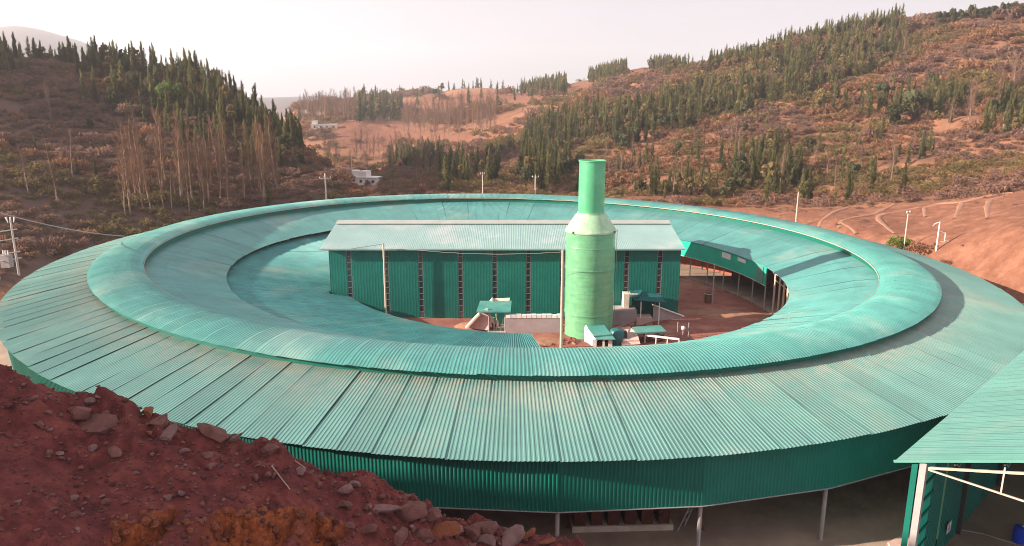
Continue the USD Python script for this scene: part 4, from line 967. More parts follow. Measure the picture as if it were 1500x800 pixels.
# ------------------------------------------------------------------ the spoil bank in the foreground
def bank_base(x, y):
    yc = 22 + (x - 2.3) * .158
    z = 7.9 - .45 * (x - 2.3) + .03 * (y - yc)
    over = np.maximum(y - yc, 0)
    z = np.where(y > yc, z - 1.05 * over, z)
    right = np.maximum(x - 7, 0)
    return z - .6 * right
def bank_plane_at(px, py):
    r = ray(px, py); t = np.linspace(8, 24, 400) / r[1]
    q_ = r[None] * t[:, None] + [0, 0, H]
    return q_[int(np.argmax(q_[:, 2] < bank_base(q_[:, 0], q_[:, 1]) - .2))]
SC0, SC1 = bank_plane_at(165, 752), bank_plane_at(505, 762)
def scarp(x, y):                             # a little eroded step of orange soil low on the bank: (drop, how freshly cut)
    p = np.stack([x, y, 0 * x], -1)
    u_ = (x - SC0[0]) / (SC1[0] - SC0[0])
    wob = (meshkit.fbm(p / .55, 4, 61) - .5) * 1.5 + np.abs(meshkit.fbm(p / .28, 3, 63) - .5) * .8
    yl = SC0[1] + (SC1[1] - SC0[1]) * u_ + wob
    d = yl - y
    gap = np.clip((meshkit.noise(np.stack([u_ * 6.3, 0 * u_, 0 * u_], -1), 5) - .28) * 5, 0, 1)
    w = np.clip(u_ / .06, 0, 1) * np.clip((1.05 - u_) / .12, 0, 1) * gap
    cut = np.clip(d / .22, 0, 1) * np.clip((2.0 - d) / .8, 0, 1)
    fl = np.abs(meshkit.fbm(np.stack([x / .13, y / .5, 0 * x], -1), 3, 67) - .5)
    return w * cut * (.62 + fl * .5), w * np.clip((d + .12) / .1, 0, 1) * np.clip((1.15 - d) / .4, 0, 1)
def bank_h(x, y):
    x, y = np.asarray(x, float), np.asarray(y, float)
    p = np.stack([x, y, 0 * x], -1)
    yc = 22 + (x - 2.3) * .158
    lip = np.exp(-((y - yc) / 1.6) ** 2)
    n = (meshkit.fbm(p / 4.2, 3, 41) - .5) * 1.5 + (meshkit.fbm(p / 1.1, 4, 43) - .5) * .55 + (meshkit.fbm(p / .3, 3, 47) - .5) * .2 * (.6 + lip)
    # clods thrown up along the lower edge
    m = np.clip((meshkit.fbm(p / .9, 3, 53) - .47) * 4, 0, 1) * lip * .35
    return bank_base(x, y) + n + m - .25 * (1 - lip) - scarp(x, y)[0]
bx_ = np.concatenate([np.linspace(-60, -17, 60)[:-1], np.linspace(-17, 7, 440), np.linspace(7, 24, 50)[1:]])
by_ = np.concatenate([np.linspace(-25, 9, 40)[:-1], np.linspace(9, 27, 430), np.linspace(27, 44, 50)[1:]])
BX, BY = np.meshgrid(bx_, by_, indexing='ij')
BZ = bank_h(BX, BY)
BZ = np.maximum(BZ, -1.0)
k = np.arange(BX.size).reshape(BX.shape)
f = np.stack([k[:-1, :-1], k[1:, :-1], k[1:, 1:], k[:-1, 1:]], -1).reshape(-1, 4)
bo = usdkit.mesh(stage, pname('/World', 'spoil_bank'), (np.stack([BX, BY, BZ], -1).reshape(-1, 3), f), M['bank_ground'], smooth=True)
UsdGeom.PrimvarsAPI(bo).CreatePrimvar('cut', Sdf.ValueTypeNames.Color3fArray, 'vertex').Set(Vt.Vec3fArray.FromNumpy(np.repeat(scarp(BX, BY)[1].reshape(-1, 1), 3, 1).astype(np.float32)))
tag(bo, 'dark red earth spoil bank in the foreground', None, None, 'structure')
def on_bank(px, py):
    r = ray(px, py)
    t = np.linspace(8, 34, 700) / r[1]
    P_ = r[None] * t[:, None] + [0, 0, H]
    b = P_[:, 2] < bank_h(P_[:, 0], P_[:, 1])
    if not b.any(): return None
    p = P_[int(np.argmax(b))]
    return np.array([p[0], p[1], float(bank_h(p[0], p[1]))])
ROCKS = [rock_mesh(s, 16 + s % 9, .75) for s in range(9)]
def boulder(px, py, size_px, m, label, kind, sink=.25, group=None, rz=None, stretch=(1, 1, 1), name='boulder'):
    p = on_bank(px, py)
    if p is None: return
    r_ = np.random.default_rng(int(px * 7 + py))
    R = size_px / 2 / FPX * np.linalg.norm(p - [0, 0, H])
    v, f = ROCKS[kind % len(ROCKS)]
    o = usdkit.mesh(stage, pname('/World', name), (v * R * np.array(stretch), f), M[m], smooth=28)
    o.AddTranslateOp().Set(Gf.Vec3d(p[0], p[1], p[2] + R * (.5 - sink)))
    o.AddRotateXYZOp().Set(Gf.Vec3f(r_.uniform(-25, 25), r_.uniform(-25, 25), r_.uniform(0, 360) if rz is None else rz))
    tag(o, label, 'rock', group)
for i, (px, py, s_, m, lab, st_) in enumerate([
    (147, 628, 62, 'rock_brown', 'largest brown boulder of the upper bank, streaked with pale mud', (1, 1, 1.15)),
    (120, 612, 50, 'rock_brown', 'dark rounded boulder just behind the largest brown one', (1, 1, 1)),
    (136, 588, 24, 'rock_pink', 'small pale pinkish stone on the bank lip above the largest boulder', (1, 1, .8)),
    (170, 668, 34, 'rock_brown', 'flat dark slab lying alone mid slope below the largest boulder', (1.2, .8, .35)),
    (217, 607, 34, 'rock_orange', 'orange red clod at the bank lip beside the roof eave', (1, 1, .8)),
    (236, 622, 36, 'rock_brown', 'brown stone on the bank lip, next to the orange red clod', (1.2, 1, .8)),
    (245, 644, 44, 'rock_pink', 'mauve grey angular stone below the bank lip', (1.3, 1, .7)),
    (270, 665, 22, 'rock_pink', 'thin pale flake of stone standing on edge', (1.2, .5, .8)),
    (313, 640, 50, 'rock_brown', 'broad brown boulder where the green fascia starts', (1.3, 1, .7)),
    (345, 645, 30, 'rock_pink', 'rounded pinkish stone against the green fascia', (1, 1, .8)),
    (396, 662, 34, 'rock_brown', 'upright brown boulder silhouetted against the green fascia', (1, 1, 1.15)),
    (440, 690, 26, 'rock_pink', 'small grey mauve stone on the lip between two boulders', (1.2, 1, .6)),
    (503, 718, 40, 'rock_pink', 'pale pinkish white boulder on the bank lip before the ribbed fascia', (1, 1, 1)),
    (520, 712, 26, 'rock_pink', 'grey stone tucked behind the pale pinkish white boulder', (1, 1, .9)),
    (505, 745, 38, 'rock_brown', 'dark purple boulder below the pale pinkish white one', (1.2, 1, .7)),
    (560, 752, 52, 'rock_pink', 'long tilted mauve slab on the lower bank', (1.5, .8, .5)),
    (602, 755, 58, 'rock_brown', 'big angular red brown block at the ribbed fascia foot', (1.2, 1, .8)),
    (633, 760, 44, 'rock_brown', 'purple brown angular block with a flat lit top', (1, 1, .9)),
    (655, 780, 46, 'rock_orange', 'orange faced clod on the lower lip of the bank', (1.2, 1, .8)),
    (668, 782, 44, 'rock_pink', 'narrow pointed block in the lower rock pile', (.8, .8, 1.1)),
    (690, 782, 50, 'rock_brown', 'dark wedge block in the lower rock pile', (.9, .9, 1.1)),
    (715, 772, 50, 'rock_brown', 'rounded purple boulder at the top of the lower rock pile', (1, 1, .8)),
    (712, 796, 40, 'rock_pink', 'pale wedge at the bottom of the lower rock pile', (1, .8, 1)),
    (748, 795, 56, 'rock_pink', 'smooth mauve boulder cut by the bottom edge of the view', (1.2, 1, .8)),
    (585, 792, 44, 'rock_brown', 'dark crumbling block near the bottom edge of the view', (1.2, 1, .7)),
    (620, 790, 40, 'rock_brown', 'reddish block beside the narrow pointed one', (1, 1, .9)),
    (540, 780, 34, 'rock_brown', 'half buried purple block on the lower slope', (1.2, 1, .6)),
    (800, 797, 30, 'rock_orange', 'orange clod at the low right end of the bank', (1.2, 1, .7)),
    (775, 785, 28, 'rock_orange', 'small orange clod beside the smooth mauve boulder', (1.2, 1, .7)),
]):
    boulder(px, py, s_ * .82, m, lab, i * 2 + 1, .30, stretch=st_)
CLODS = []
for sd in range(6):
    g_ = trimesh.creation.icosphere(3, 1.0); v = g_.vertices * [1, .8, .75]
    n1 = meshkit.fbm(v * 1.7 + sd * 5.3, 5, sd); n2 = np.abs(meshkit.fbm(v * 3.1 + sd * 2.1, 4, sd + 9) - .5)
    CLODS.append((v * (1 + (n1 - .5) * .9 - n2 * .7)[:, None], g_.faces))
for i in range(90):
    px = [172, 200, 262, 285, 318, 345, 372, 398, 425, 452, 235, 480][i % 12] + rng.uniform(-16, 16)
    py = rng.uniform(752, 800) - (8 if 300 < px < 430 else 0)
    p = on_bank(px, py)
    if p is None: continue
    R = rng.choice([2.5, 3.5, 5, 7]) * rng.uniform(.8, 1.2) / FPX * np.linalg.norm(p - [0, 0, H])
    v, f = CLODS[i % 6]
    o = usdkit.mesh(stage, pname('/World', 'earth_clod'), (v * R * np.array([1, 1, rng.uniform(.8, 1.35)]), f), M['rock_orange'], smooth=25)
    o.AddTranslateOp().Set(Gf.Vec3d(p[0], p[1], p[2] - R * .12)); o.AddRotateZOp().Set(float(rng.uniform(0, 360)))
    tag(o, 'crumbling orange earth clod catching the low sun near the bottom of the bank', 'clod', 'orange earth clods on the lower bank')
n_ = 0
while n_ < 90:                                # stones strewn along the lip
    px = rng.uniform(0, 840); lip_y = 560 + px * .288
    py = lip_y + abs(rng.normal(0, 22)) + 2 if n_ % 3 else lip_y + rng.uniform(0, 130)
    if py > 800 or px < 60 and n_ % 2: continue
    boulder(px, py, rng.choice([5, 7, 9, 13]) * rng.uniform(.7, 1.2) * (1 if px < 450 else 1.3), ['rock_brown', 'rock_brown', 'rock_brown', 'rock_pink', 'rock_brown', 'rock_orange'][n_ % 6], 'loose red brown stone strewn along the lip of the spoil bank', int(rng.integers(0, 9)), .2, 'stones strewn on the spoil bank', name='stone')
    n_ += 1
def instancer(name, protos, pos, rotz, scale, pid, label, kind='stuff', tilt=None):
    pi = UsdGeom.PointInstancer.Define(stage, pname('/World', name))
    base = str(pi.GetPath())
    rel = pi.CreatePrototypesRel()
    for i, (parts) in enumerate(protos):
        x = UsdGeom.Xform.Define(stage, f'{base}/model_{i:03d}')
        for nm, mesh, m, sm in parts:
            usdkit.mesh(stage, f'{base}/model_{i:03d}/{nm}', mesh, M[m], smooth=sm)
        rel.AddTarget(x.GetPath())
    pi.CreatePositionsAttr(Vt.Vec3fArray.FromNumpy(np.asarray(pos, np.float32)))
    pi.CreateProtoIndicesAttr(Vt.IntArray.FromNumpy(np.asarray(pid, np.int32)))
    pi.CreateScalesAttr(Vt.Vec3fArray.FromNumpy(np.asarray(scale, np.float32)))
    pi.CreateOrientationsAttr([Gf.Quath((Gf.Rotation(Gf.Vec3d(0, 0, 1), math.degrees(a)) * Gf.Rotation(Gf.Vec3d(math.sin(a * 37), math.cos(a * 53), 0.01), 4.0 * math.sin(a * 19))).GetQuat()) for a in rotz])
    tag(pi, label, None, None, kind)
pos = []
for _ in range(9000):
    x, y = rng.uniform(-16, 6), rng.uniform(11, 25)
    pos.append((x, y))
pos = np.array(pos); pz = bank_h(pos[:, 0], pos[:, 1])
sc_ = np.exp(rng.normal(-3.1, .55, len(pos)))[:, None] * np.array([1, 1, .8])
instancer('bank_rubble', [[('stone', ROCKS[i], m, False)] for i, m in ((0, 'rock_brown'), (3, 'rock_brown'), (5, 'bank_soil'), (7, 'rock_pink'), (2, 'bank_soil'))], np.c_[pos, pz + .01], rng.uniform(0, 6.28, len(pos)), sc_, rng.choice(5, len(pos), p=[.3, .25, .25, .05, .15]), 'small crumbs of red earth and gravel covering the bank')
# sticks and bits on the bank
for i, (p0_, p1_) in enumerate((((398, 685), (425, 720)), ((432, 678), (448, 689)))):
    a_, b_ = on_bank(*p0_), on_bank(*p1_)
    if a_ is not None and b_ is not None:
        tag(MB().tube([a_ + [0, 0, .05], b_ + [0, 0, .06]], .018, 5).build('dry_stick', 'bark_pale'), ['longest pale dry stick on the slope of the bank', 'short pale stick at the lip against the fascia', 'dark short stick far up the slope of the bank'][i], 'stick')

# ------------------------------------------------------------------ bunds of the red terraced field
for pts in ([(1200, 333), (1203, 325), (1212, 317), (1227, 309), (1245, 302)], [(1231, 334), (1232, 325), (1250, 319), (1280, 314), (1295, 307), (1310, 299)],
            [(1312, 342), (1296, 330), (1287, 320), (1292, 315), (1322, 309), (1345, 304)], [(1357, 318), (1355, 310), (1357, 304), (1375, 299), (1415, 295), (1450, 287), (1485, 282)],
            [(1448, 320), (1447, 308), (1450, 297), (1456, 291), (1476, 286)], [(1233, 326), (1245, 333), (1256, 343)], [(1400, 320), (1406, 306), (1410, 297)]):
    q_ = np.array([on_ground(a, b, 80, 180) for a, b in pts])
    tpar = np.r_[0, np.cumsum(np.linalg.norm(np.diff(q_[:, :2], axis=0), axis=1))]
    s_ = np.linspace(0, tpar[-1], 40)
    xy = PchipInterpolator(tpar, q_[:, :2])(s_)
    z = ground(xy[:, 0], xy[:, 1])
    bm = MB().tube(np.c_[xy, z - .03], .28 + .35 * meshkit.noise(np.c_[s_ / 3, s_ * 0, s_ * 0], 3), 10, cap=False)
    bv = bm.v[0].reshape(len(s_), 10, 3); bv[..., 2] = (z - .03)[:, None] + (bv[..., 2] - (z - .03)[:, None]) * .38 + (meshkit.fbm(bv / .5, 3, 4) - .5) * .16
    tag(bm.build('field_bund', 'bund', None, smooth=True), 'pale earth bund winding across the red field', None, None, 'structure')

# ------------------------------------------------------------------ houses in the valley
def house(name, px, py, w, d, h, label, roof='flat', rz=.2, wall='sheet_white', rmin=150, nwin=3):
    p = on_ground(px, py, rmin, 1500)
    t = thing(name, label, 'house', (p[0], p[1], p[2] - .3), rz)
    MB().box((-w / 2, -d / 2, 0), (w / 2, d / 2, h)).build('walls', wall, t)
    if roof == 'flat':
        MB().box((-w / 2 - .3, -d / 2 - .3, h + .003), (w / 2 + .3, d / 2 + .3, h + .3)).build('roof_slab', 'sheet_white', t)
        MB().box((-w / 2 + .3, -d / 2 + .3, h + .304), (-w / 2 + 3.2, d / 2 - .3, h + 2.4)).build('stair_head', wall, t)
    else:
        MB().solid([[-w / 2 - .3, -d / 2 - .4, h - .1], [w / 2 + .3, -d / 2 - .4, h - .1], [w / 2 + .3, 0, h + d * .22], [-w / 2 - .3, 0, h + d * .22]], (0, 0, .15)).build('roof', roof, t)
        MB().solid([[-w / 2 - .3, d / 2 + .4, h - .1], [w / 2 + .3, d / 2 + .4, h - .1], [w / 2 + .3, 0, h + d * .22], [-w / 2 - .3, 0, h + d * .22]], (0, 0, .15)).build('roof', roof, t)
    for i in range(nwin):
        x = -w / 2 + w * (i + .5) / nwin
        f_ = MB().box((x - .55, -d / 2 - .06, h * .35), (x + .55, -d / 2 - .003, h * .75)).build('window', 'plaster_grey', t)
        MB().box((x - .45, -d / 2 - .08, h * .38), (x + .45, -d / 2 - .062, h * .72)).build('pane', 'glass_dark', f_)
    return t
house('valley_house', 542, 270, 7.2, 5, 2.7, 'white flat roofed house in the valley behind the ring roof', rz=-.25)
house('valley_house', 524, 268, 4.5, 4, 2.6, 'small white outbuilding left of the flat roofed valley house', rz=.1, nwin=2)
house('hillside_house', 476, 189, 16, 8, 3.2, 'long low whitish house on the terrace above the valley', rz=.1, rmin=350, nwin=4)
house('hillside_house', 452, 172, 9, 7, 4, 'pale house half hidden by trees at the valley head', rz=.3, rmin=400)
for i, (px, py, w) in enumerate(((750, 131, 10), (840, 111, 10), (928, 93, 10), (760, 129, 7), (936, 91, 7), (833, 114, 6))):
    house('ridge_house', px, py + 3, w, 7, 5, ['white house lowest on the far ridge line', 'white house on the second red terrace of the far ridge', 'white house on the highest red terrace of the far ridge', 'small pale house beside the lowest ridge house', 'small pale house right of the highest ridge house', 'tiny pale house left of the second terrace house'][i], rz=.15 * i, rmin=250)
p_ = on_ground(682, 141, 300, 1500)
g_ = trimesh.creation.icosphere(3, 1.0)
v = g_.vertices * [17, 8, 8.5]; v = v + (meshkit.fbm(v / 5, 3, 8)[:, None] - .5) * 2
tag(MB().add(v + p_ - [0, 0, 1.5], g_.faces).build('spoil_heap', 'bitumen', None, smooth=True), 'dark bluish spoil heap on the far ridge', 'heap')
v = g_.vertices * [40, 12, 8]; v = v + (meshkit.fbm(v / 7, 3, 18)[:, None] - .5) * 2
p2_ = on_ground(702, 141, 300, 1500)
tag(MB().add(v + p2_ + [0, 9, -1.0], g_.faces).build('knoll', 'bund', None, smooth=True), 'bare brown knoll on the far ridge', None, None, 'structure')

# ------------------------------------------------------------------ trees
def conifer(seed, h=10.0, wid=1.05, n=420):
    r_ = np.random.default_rng(seed)
    tk_ = MB().tube([[0, 0, -.5], [r_.normal(0, .05), 0, h * .5], [0, 0, h * .97]], [.15, .1, .02], 6)
    V, F_ = [], []
    phase = r_.uniform(0, 6.28)
    for i in range(n):
        t = 1 - r_.random() ** .62 * .94                       # fraction of the height, fewer towards the tip
        az = r_.uniform(0, 2 * PI)
        R = wid * (1 - t) ** .62 * (.66 + .2 * math.sin(az * 2 + phase + t * 9) + .26 * math.sin(t * 23 + phase * 3 + az)) * r_.uniform(.55, 1.12) + .08
        z = t * h
        d = np.array([math.cos(az), math.sin(az), 0]); s = np.array([-d[1], d[0], 0])
        wv = r_.uniform(.12, .26) * (1.15 - t * .6); up = r_.uniform(.1, .65)
        a = d * R * .15 + [0, 0, z - .25]; b = d * R + [0, 0, z + up]
        m_ = d * R * .7 + [0, 0, z + up * .3 - r_.uniform(0, .35)]
        k = len(V)
        V += [a, m_ + s * wv, b, m_ - s * wv]
        F_ += [[k, k + 1, k + 2], [k, k + 2, k + 3]]
    return tk_.mesh(), (np.array(V), np.array(F_))
def bare_tree(seed, h=14.0, nb=40, spread=.42):
    r_ = np.random.default_rng(seed)
    tr_m = MB().tube([[0, 0, -.5], [r_.normal(0, .12), r_.normal(0, .12), h * .4], [r_.normal(0, .15), r_.normal(0, .15), h * .75], [0, 0, h]], [.16, .11, .06, .015], 6)
    br = MB()
    for i in range(nb):
        t = .16 + .8 * (i + r_.random()) / nb
        L = (1 - t) ** .5 * h * .24 * r_.uniform(.7, 1.25) + .5
        az = r_.uniform(0, 2 * PI); d = np.array([math.cos(az), math.sin(az), 0]) * spread
        a = np.array([0, 0, t * h]); m_ = a + (d + [0, 0, .8]) * L * .5; b = a + (d * 1.5 + [0, 0, 1.9]) * L * .55
        br.tube([a, m_, b], [.045, .03, .012], 3, cap=False)
        for j in range(5):
            q_ = a + (b - a) * r_.uniform(.25, .95); az2 = az + r_.normal(0, .9)
            e = q_ + np.array([math.cos(az2) * .5, math.sin(az2) * .5, r_.uniform(.6, 1.1)]) * L * r_.uniform(.2, .4)
            br.tube([q_, e], [.022, .010], 3, cap=False)
    return tr_m.mesh(), br.mesh()
def crown_tree(seed, h=6.0, rad=2.4, n=900, leafsz=.34, zc=.62, sq=.85):
    r_ = np.random.default_rng(seed)
    tk_ = MB().tube([[0, 0, -.4], [.1, .05, h * .35], [0, 0, h * .7]], [.2, .14, .05], 7)
    lobes = [(np.array([r_.normal(0, rad * .42), r_.normal(0, rad * .42), h * zc + r_.normal(0, rad * .35)]), rad * r_.uniform(.42, .66)) for _ in range(9)]
    for c_, l_ in lobes[:5]:
        tk_.tube([[0, 0, h * .3], c_ * .6 + [0, 0, h * .15], c_], [.08, .05, .02], 4)
    V, F_ = [], []
    for i in range(n):
        c_, l_ = lobes[i % 9]
        d = r_.normal(size=3); d /= np.linalg.norm(d)
        p = c_ + d * l_ * r_.uniform(.72, 1.06) * [1, 1, sq]
        u_ = np.cross(d, r_.normal(size=3)); u_ /= np.linalg.norm(u_); w_ = np.cross(d, u_) + d * r_.normal(0, .5)
        z_ = leafsz * r_.uniform(.6, 1.3); k = len(V)
        V += [p - u_ * z_, p + w_ * z_ * .7, p + u_ * z_, p - w_ * z_ * .6]
        F_ += [[k, k + 1, k + 2], [k, k + 2, k + 3]]
    return tk_.mesh(), (np.array(V), np.array(F_))
def shrub(seed, n=110, rad=1.4, h=1.5, sz=.2):
    r_ = np.random.default_rng(seed)
    lobes = [(np.array([r_.normal(0, rad * .4), r_.normal(0, rad * .4), h * r_.uniform(.25, .6)]), rad * r_.uniform(.4, .65)) for _ in range(5)]
    V, F_ = [], []
    for i in range(n):
        c_, l_ = lobes[i % 5]
        d = r_.normal(size=3); d[2] = abs(d[2]) * .9 - .15; d /= np.linalg.norm(d)
        p = c_ + d * l_ * r_.uniform(.68, 1.04)
        u_ = r_.normal(size=3) * sz * r_.uniform(.5, 1.2); w_ = r_.normal(size=3) * sz * .6 + d * sz * .5
        k = len(V)
        V += [p - u_, p + u_ * .2 + w_, p + u_]
        F_ += [[k, k + 1, k + 2]]
    return np.array(V), np.array(F_)
classes = {}
def tree_class(name, trunk, crown, m_trunk, m_crown, pn='crown'):
    c_ = stage.CreateClassPrim('/World/' + name)
    c_.SetTypeName('Xform')
    usdkit.mesh(stage, f'/World/{name}/trunk', trunk, M[m_trunk], smooth=True)
    usdkit.mesh(stage, f'/World/{name}/{pn}', crown, M[m_crown])
    return name
def place(cls, name, label, cat, p, sc, rz, group):
    x = UsdGeom.Xform.Define(stage, pname('/World', name))
    x.GetPrim().GetReferences().AddInternalReference(Sdf.Path('/World/' + cls))
    x.AddTranslateOp().Set(Gf.Vec3d(*map(float, p)))
    x.AddRotateXYZOp().Set(Gf.Vec3f(float(math.sin(rz * 37) * 3.5), float(math.cos(rz * 53) * 3.5), float(math.degrees(rz))))
    x.AddScaleOp().Set(Gf.Vec3f(*map(float, np.broadcast_to(sc, 3))))
    x.GetPrim().SetInstanceable(True)
    tag(x, label, cat, group)
def scatter(pts, spacing, seed, rmin=100, rmax=900, thin=1.0, nscale=None, nth=.5):
    """Jittered grid points on the terrain whose foot lies in a patch of hillside, given by its outline as seen in the photograph."""
    r_ = np.random.default_rng(seed)
    pg = poly(pts); minx, miny, maxx, maxy = pg.bounds
    ua, ub = math.atan((minx - 770) / FPX / .97), math.atan((maxx - 730) / FPX / .97)
    out = []
    k0, k1 = rmin, rmax
    xs0 = min(math.sin(ua) * k0, math.sin(ua) * k1) - 5; xs1 = max(math.sin(ub) * k0, math.sin(ub) * k1) + 5
    ys1 = k1
    X, Y = np.meshgrid(np.arange(xs0, xs1, spacing), np.arange(60, ys1, spacing), indexing='ij')
    X = (X + r_.uniform(-.5, .5, X.shape) * spacing).ravel(); Y = (Y + r_.uniform(-.5, .5, Y.shape) * spacing).ravel()
    R = np.hypot(X, Y); m = (R > rmin) & (R < rmax) & (ring_off(X, Y) > 12)
    X, Y = X[m], Y[m]
    if thin < 1:
        m = r_.random(len(X)) < thin; X, Y = X[m], Y[m]
    if nscale:
        m = meshkit.fbm(np.stack([X, Y, 0 * X], -1) / nscale, 3, seed) > nth; X, Y = X[m], Y[m]
    Z = ground(X, Y)
    a, b = project(np.stack([X, Y, Z], -1))
    m = np.isfinite(a)
    m[m] = shapely.contains_xy(pg, a[m], b[m])
    return np.c_[X, Y, Z][m]
CON = [tree_class(f'conifer_model_{c}', *conifer(60 + i, 10, w, 560), 'bark', mm) for i, (c, w, mm) in enumerate((('slim', 1.5, 'needles'), ('narrow', 1.8, 'needles'), ('full', 2.4, 'needles_dark'), ('ragged', 2.0, 'needles')))]
GR = {}
def conifers(key, label, group, pts, spacing, hmin, hmax, seed, **kw):
    p = scatter(pts, spacing, seed, **kw)
    r_ = np.random.default_rng(seed + 1)
    for q_ in p:
        CT.append((q_, r_.uniform(hmin, hmax) * (1 if r_.random() > .2 else .6), int(r_.choice(6, p=[.26, .3, .12, .16, .08, .08])), r_.uniform(0, 6.28), label, group))
CT = []
RL, RGp = 'slender olive green conifer in the dense wood on the sunlit hill behind the chimney', 'conifers of the dense wood on the sunlit hill'
conifers('R1', RL, RGp, [(760, 262), (765, 222), (775, 190), (800, 180), (860, 166), (930, 148), (985, 136), (1030, 112), (1060, 80), (1100, 55), (1200, 20), (1315, 20), (1335, 75), (1290, 108), (1225, 128), (1170, 150), (1120, 150), (1085, 178), (1040, 172), (1000, 200), (960, 205), (930, 215), (900, 240), (830, 262), (790, 280)], 3.3, 5, 10.5, 301, rmin=150, rmax=460, nscale=30, nth=.36)
conifers('R2', 'olive conifer in a loose clump half way up the sunlit hill', 'conifers in clumps on the sunlit slope', [(1050, 250), (1095, 215), (1150, 205), (1190, 235), (1170, 275), (1120, 290), (1060, 285)], 4.0, 6, 9.5, 302, rmin=150, rmax=320, nscale=14, nth=.40)
conifers('R3', 'conifer in a short row on the lower slope behind the ring roof', 'conifers on the lower slope behind the ring', [(935, 285), (950, 268), (1030, 265), (1060, 278), (1040, 292), (960, 295)], 3.8, 5, 8, 303, rmin=150, rmax=260, nscale=12, nth=.45)
conifers('R4', 'conifer in the clump by the right end of the sunlit hill', 'conifers at the right end of the sunlit hill', [(1440, 215), (1445, 170), (1510, 150), (1530, 225), (1480, 235)], 3.8, 6, 10, 304, rmin=150, rmax=340, nscale=16, nth=.4)
conifers('R5', 'conifer of the belt below the bare brown crest of the sunlit hill', 'conifers of the belt below the brown crest', [(1190, 165), (1230, 135), (1310, 100), (1420, 130), (1440, 170), (1380, 190), (1310, 175), (1250, 178)], 4.0, 5.5, 9, 305, rmin=200, rmax=400, nscale=26, nth=.46)
conifers('R6', 'lone conifer on the open brown slope of the sunlit hill', 'scattered conifers on the open brown slope', [(830, 290), (900, 250), (1000, 205), (1200, 150), (1500, 130), (1500, 275), (1240, 300), (1000, 295)], 5.0, 3.5, 7.5, 306, rmin=150, rmax=380, thin=.5, nscale=24, nth=.46)
conifers('R7', 'olive conifer low on the slope left of the chimney top', 'conifers left of the chimney top', [(640, 285), (650, 235), (720, 225), (790, 215), (840, 250), (820, 285), (740, 285)], 4.0, 4.5, 9, 307, rmin=160, rmax=330, nscale=16, nth=.45)
conifers('M1', 'dark conifer in the small wood at the valley head', 'conifers of the wood at the valley head', [(525, 180), (530, 160), (585, 155), (590, 180)], 9, 14, 22, 308, rmin=380, rmax=900)
conifers('M2', 'conifer in the dark belt above the white valley house', 'conifers of the dark belt above the white house', [(565, 252), (570, 230), (645, 226), (650, 252)], 4.5, 7, 10, 309, rmin=220, rmax=480)
conifers('M3', 'far conifer on the ridge of red terraces', 'conifers on the far ridge of red terraces', [(764, 143), (762, 124), (828, 114), (830, 142)], 5.5, 8, 13, 310, rmin=380, rmax=900)
conifers('M4', 'far conifer beside the highest red terrace', 'conifers beside the highest red terrace', [(862, 122), (862, 100), (916, 92), (918, 120), (890, 128)], 5.5, 8, 12, 311, rmin=340, rmax=900)
conifers('M6', 'far conifer of the belt above the highest red terrace', 'conifers above the highest red terrace', [(952, 106), (950, 84), (1020, 74), (1030, 98), (985, 112)], 5.0, 7, 11, 316, rmin=330, rmax=900)
conifers('M5', 'scattered conifer on the far valley ridge', 'scattered conifers on the far valley ridge', [(430, 168), (590, 140), (760, 128), (760, 150), (590, 165), (440, 190)], 16, 7, 15, 312, rmin=450, rmax=1000, thin=.35)
LL, LG = 'dark conifer on the skyline of the shaded hill', 'conifers on the skyline of the shaded hill'
conifers('L1', LL, LG, [(-30, 118), (-30, 75), (150, 75), (300, 95), (380, 130), (420, 180), (455, 214), (440, 225), (400, 205), (350, 178), (300, 150), (200, 122), (100, 112)], 2.9, 4.5, 9, 313, rmin=150, rmax=260, nscale=16, nth=.36)
conifers('L2', 'dark conifer in the hollow of the shaded hill', 'conifers in the hollow of the shaded hill', [(110, 150), (200, 125), (300, 150), (370, 185), (430, 225), (450, 250), (400, 255), (330, 240), (250, 205), (160, 165)], 2.8, 3.5, 8, 314, rmin=130, rmax=230, nscale=18, nth=.28)
conifers('L3', 'scattered dark conifer low on the shaded hill', 'scattered conifers low on the shaded hill', [(0, 320), (0, 160), (200, 190), (420, 260), (510, 280), (500, 300), (300, 310)], 6.5, 2.5, 5.5, 315, rmin=120, rmax=230, thin=.4)
pr = np.array([project(c_[0])[0] for c_ in CT]); 
size = np.array([c_[1] / np.linalg.norm(c_[0]) for c_ in CT]); inside = (pr > -10) & (pr < 1510)
order = np.argsort(-np.where(inside & (np.array([c_[2] for c_ in CT]) < 4), size, 0))
for i in order[:300]:
    p, h, v_, rz, lab, grp = CT[i]
    place(CON[v_], 'conifer_tree', lab, 'conifer', p, (h / 10 * .95, h / 10 * .95, h / 10), rz, grp)
rest = [CT[i] for i in order[300:] if inside[i]]
def tree_protos(gen, kinds):
    return [[('trunk', t_[0], mt, True), ('crown', t_[1], mc, False)] for t_, mt, mc in ((gen(*a), mt, mc) for a, mt, mc in kinds)]
instancer('hill_wood', tree_protos(conifer, [((60 + i, 10, w, 300), 'bark', mm) for i, (w, mm) in enumerate(((1.5, 'needles'), (1.8, 'needles'), (2.4, 'needles_dark'), (2.0, 'needles')))]) + tree_protos(crown_tree, [((31, 6.5, 2.3, 420, .5), 'bark', 'leaves_dark'), ((32, 7.5, 1.9, 420, .5), 'bark', 'scrub_olive')]),
          [c_[0] for c_ in rest], [c_[3] for c_ in rest], [[c_[1] / 10 * .95] * 2 + [c_[1] / 10] for c_ in rest], [c_[2] for c_ in rest], 'mixed woods of conifers and bushy trees covering the hills and ridges')
print('conifers', len(CT), 'rest', len(rest))
BT = [tree_class(f'bare_tree_model_{c}', *bare_tree(80 + i, 14, 44, s), 'bark_pale', 'twig_haze', 'branches') for i, (c, s) in enumerate((('slim', .3), ('broad', .5), ('upright', .38)))]
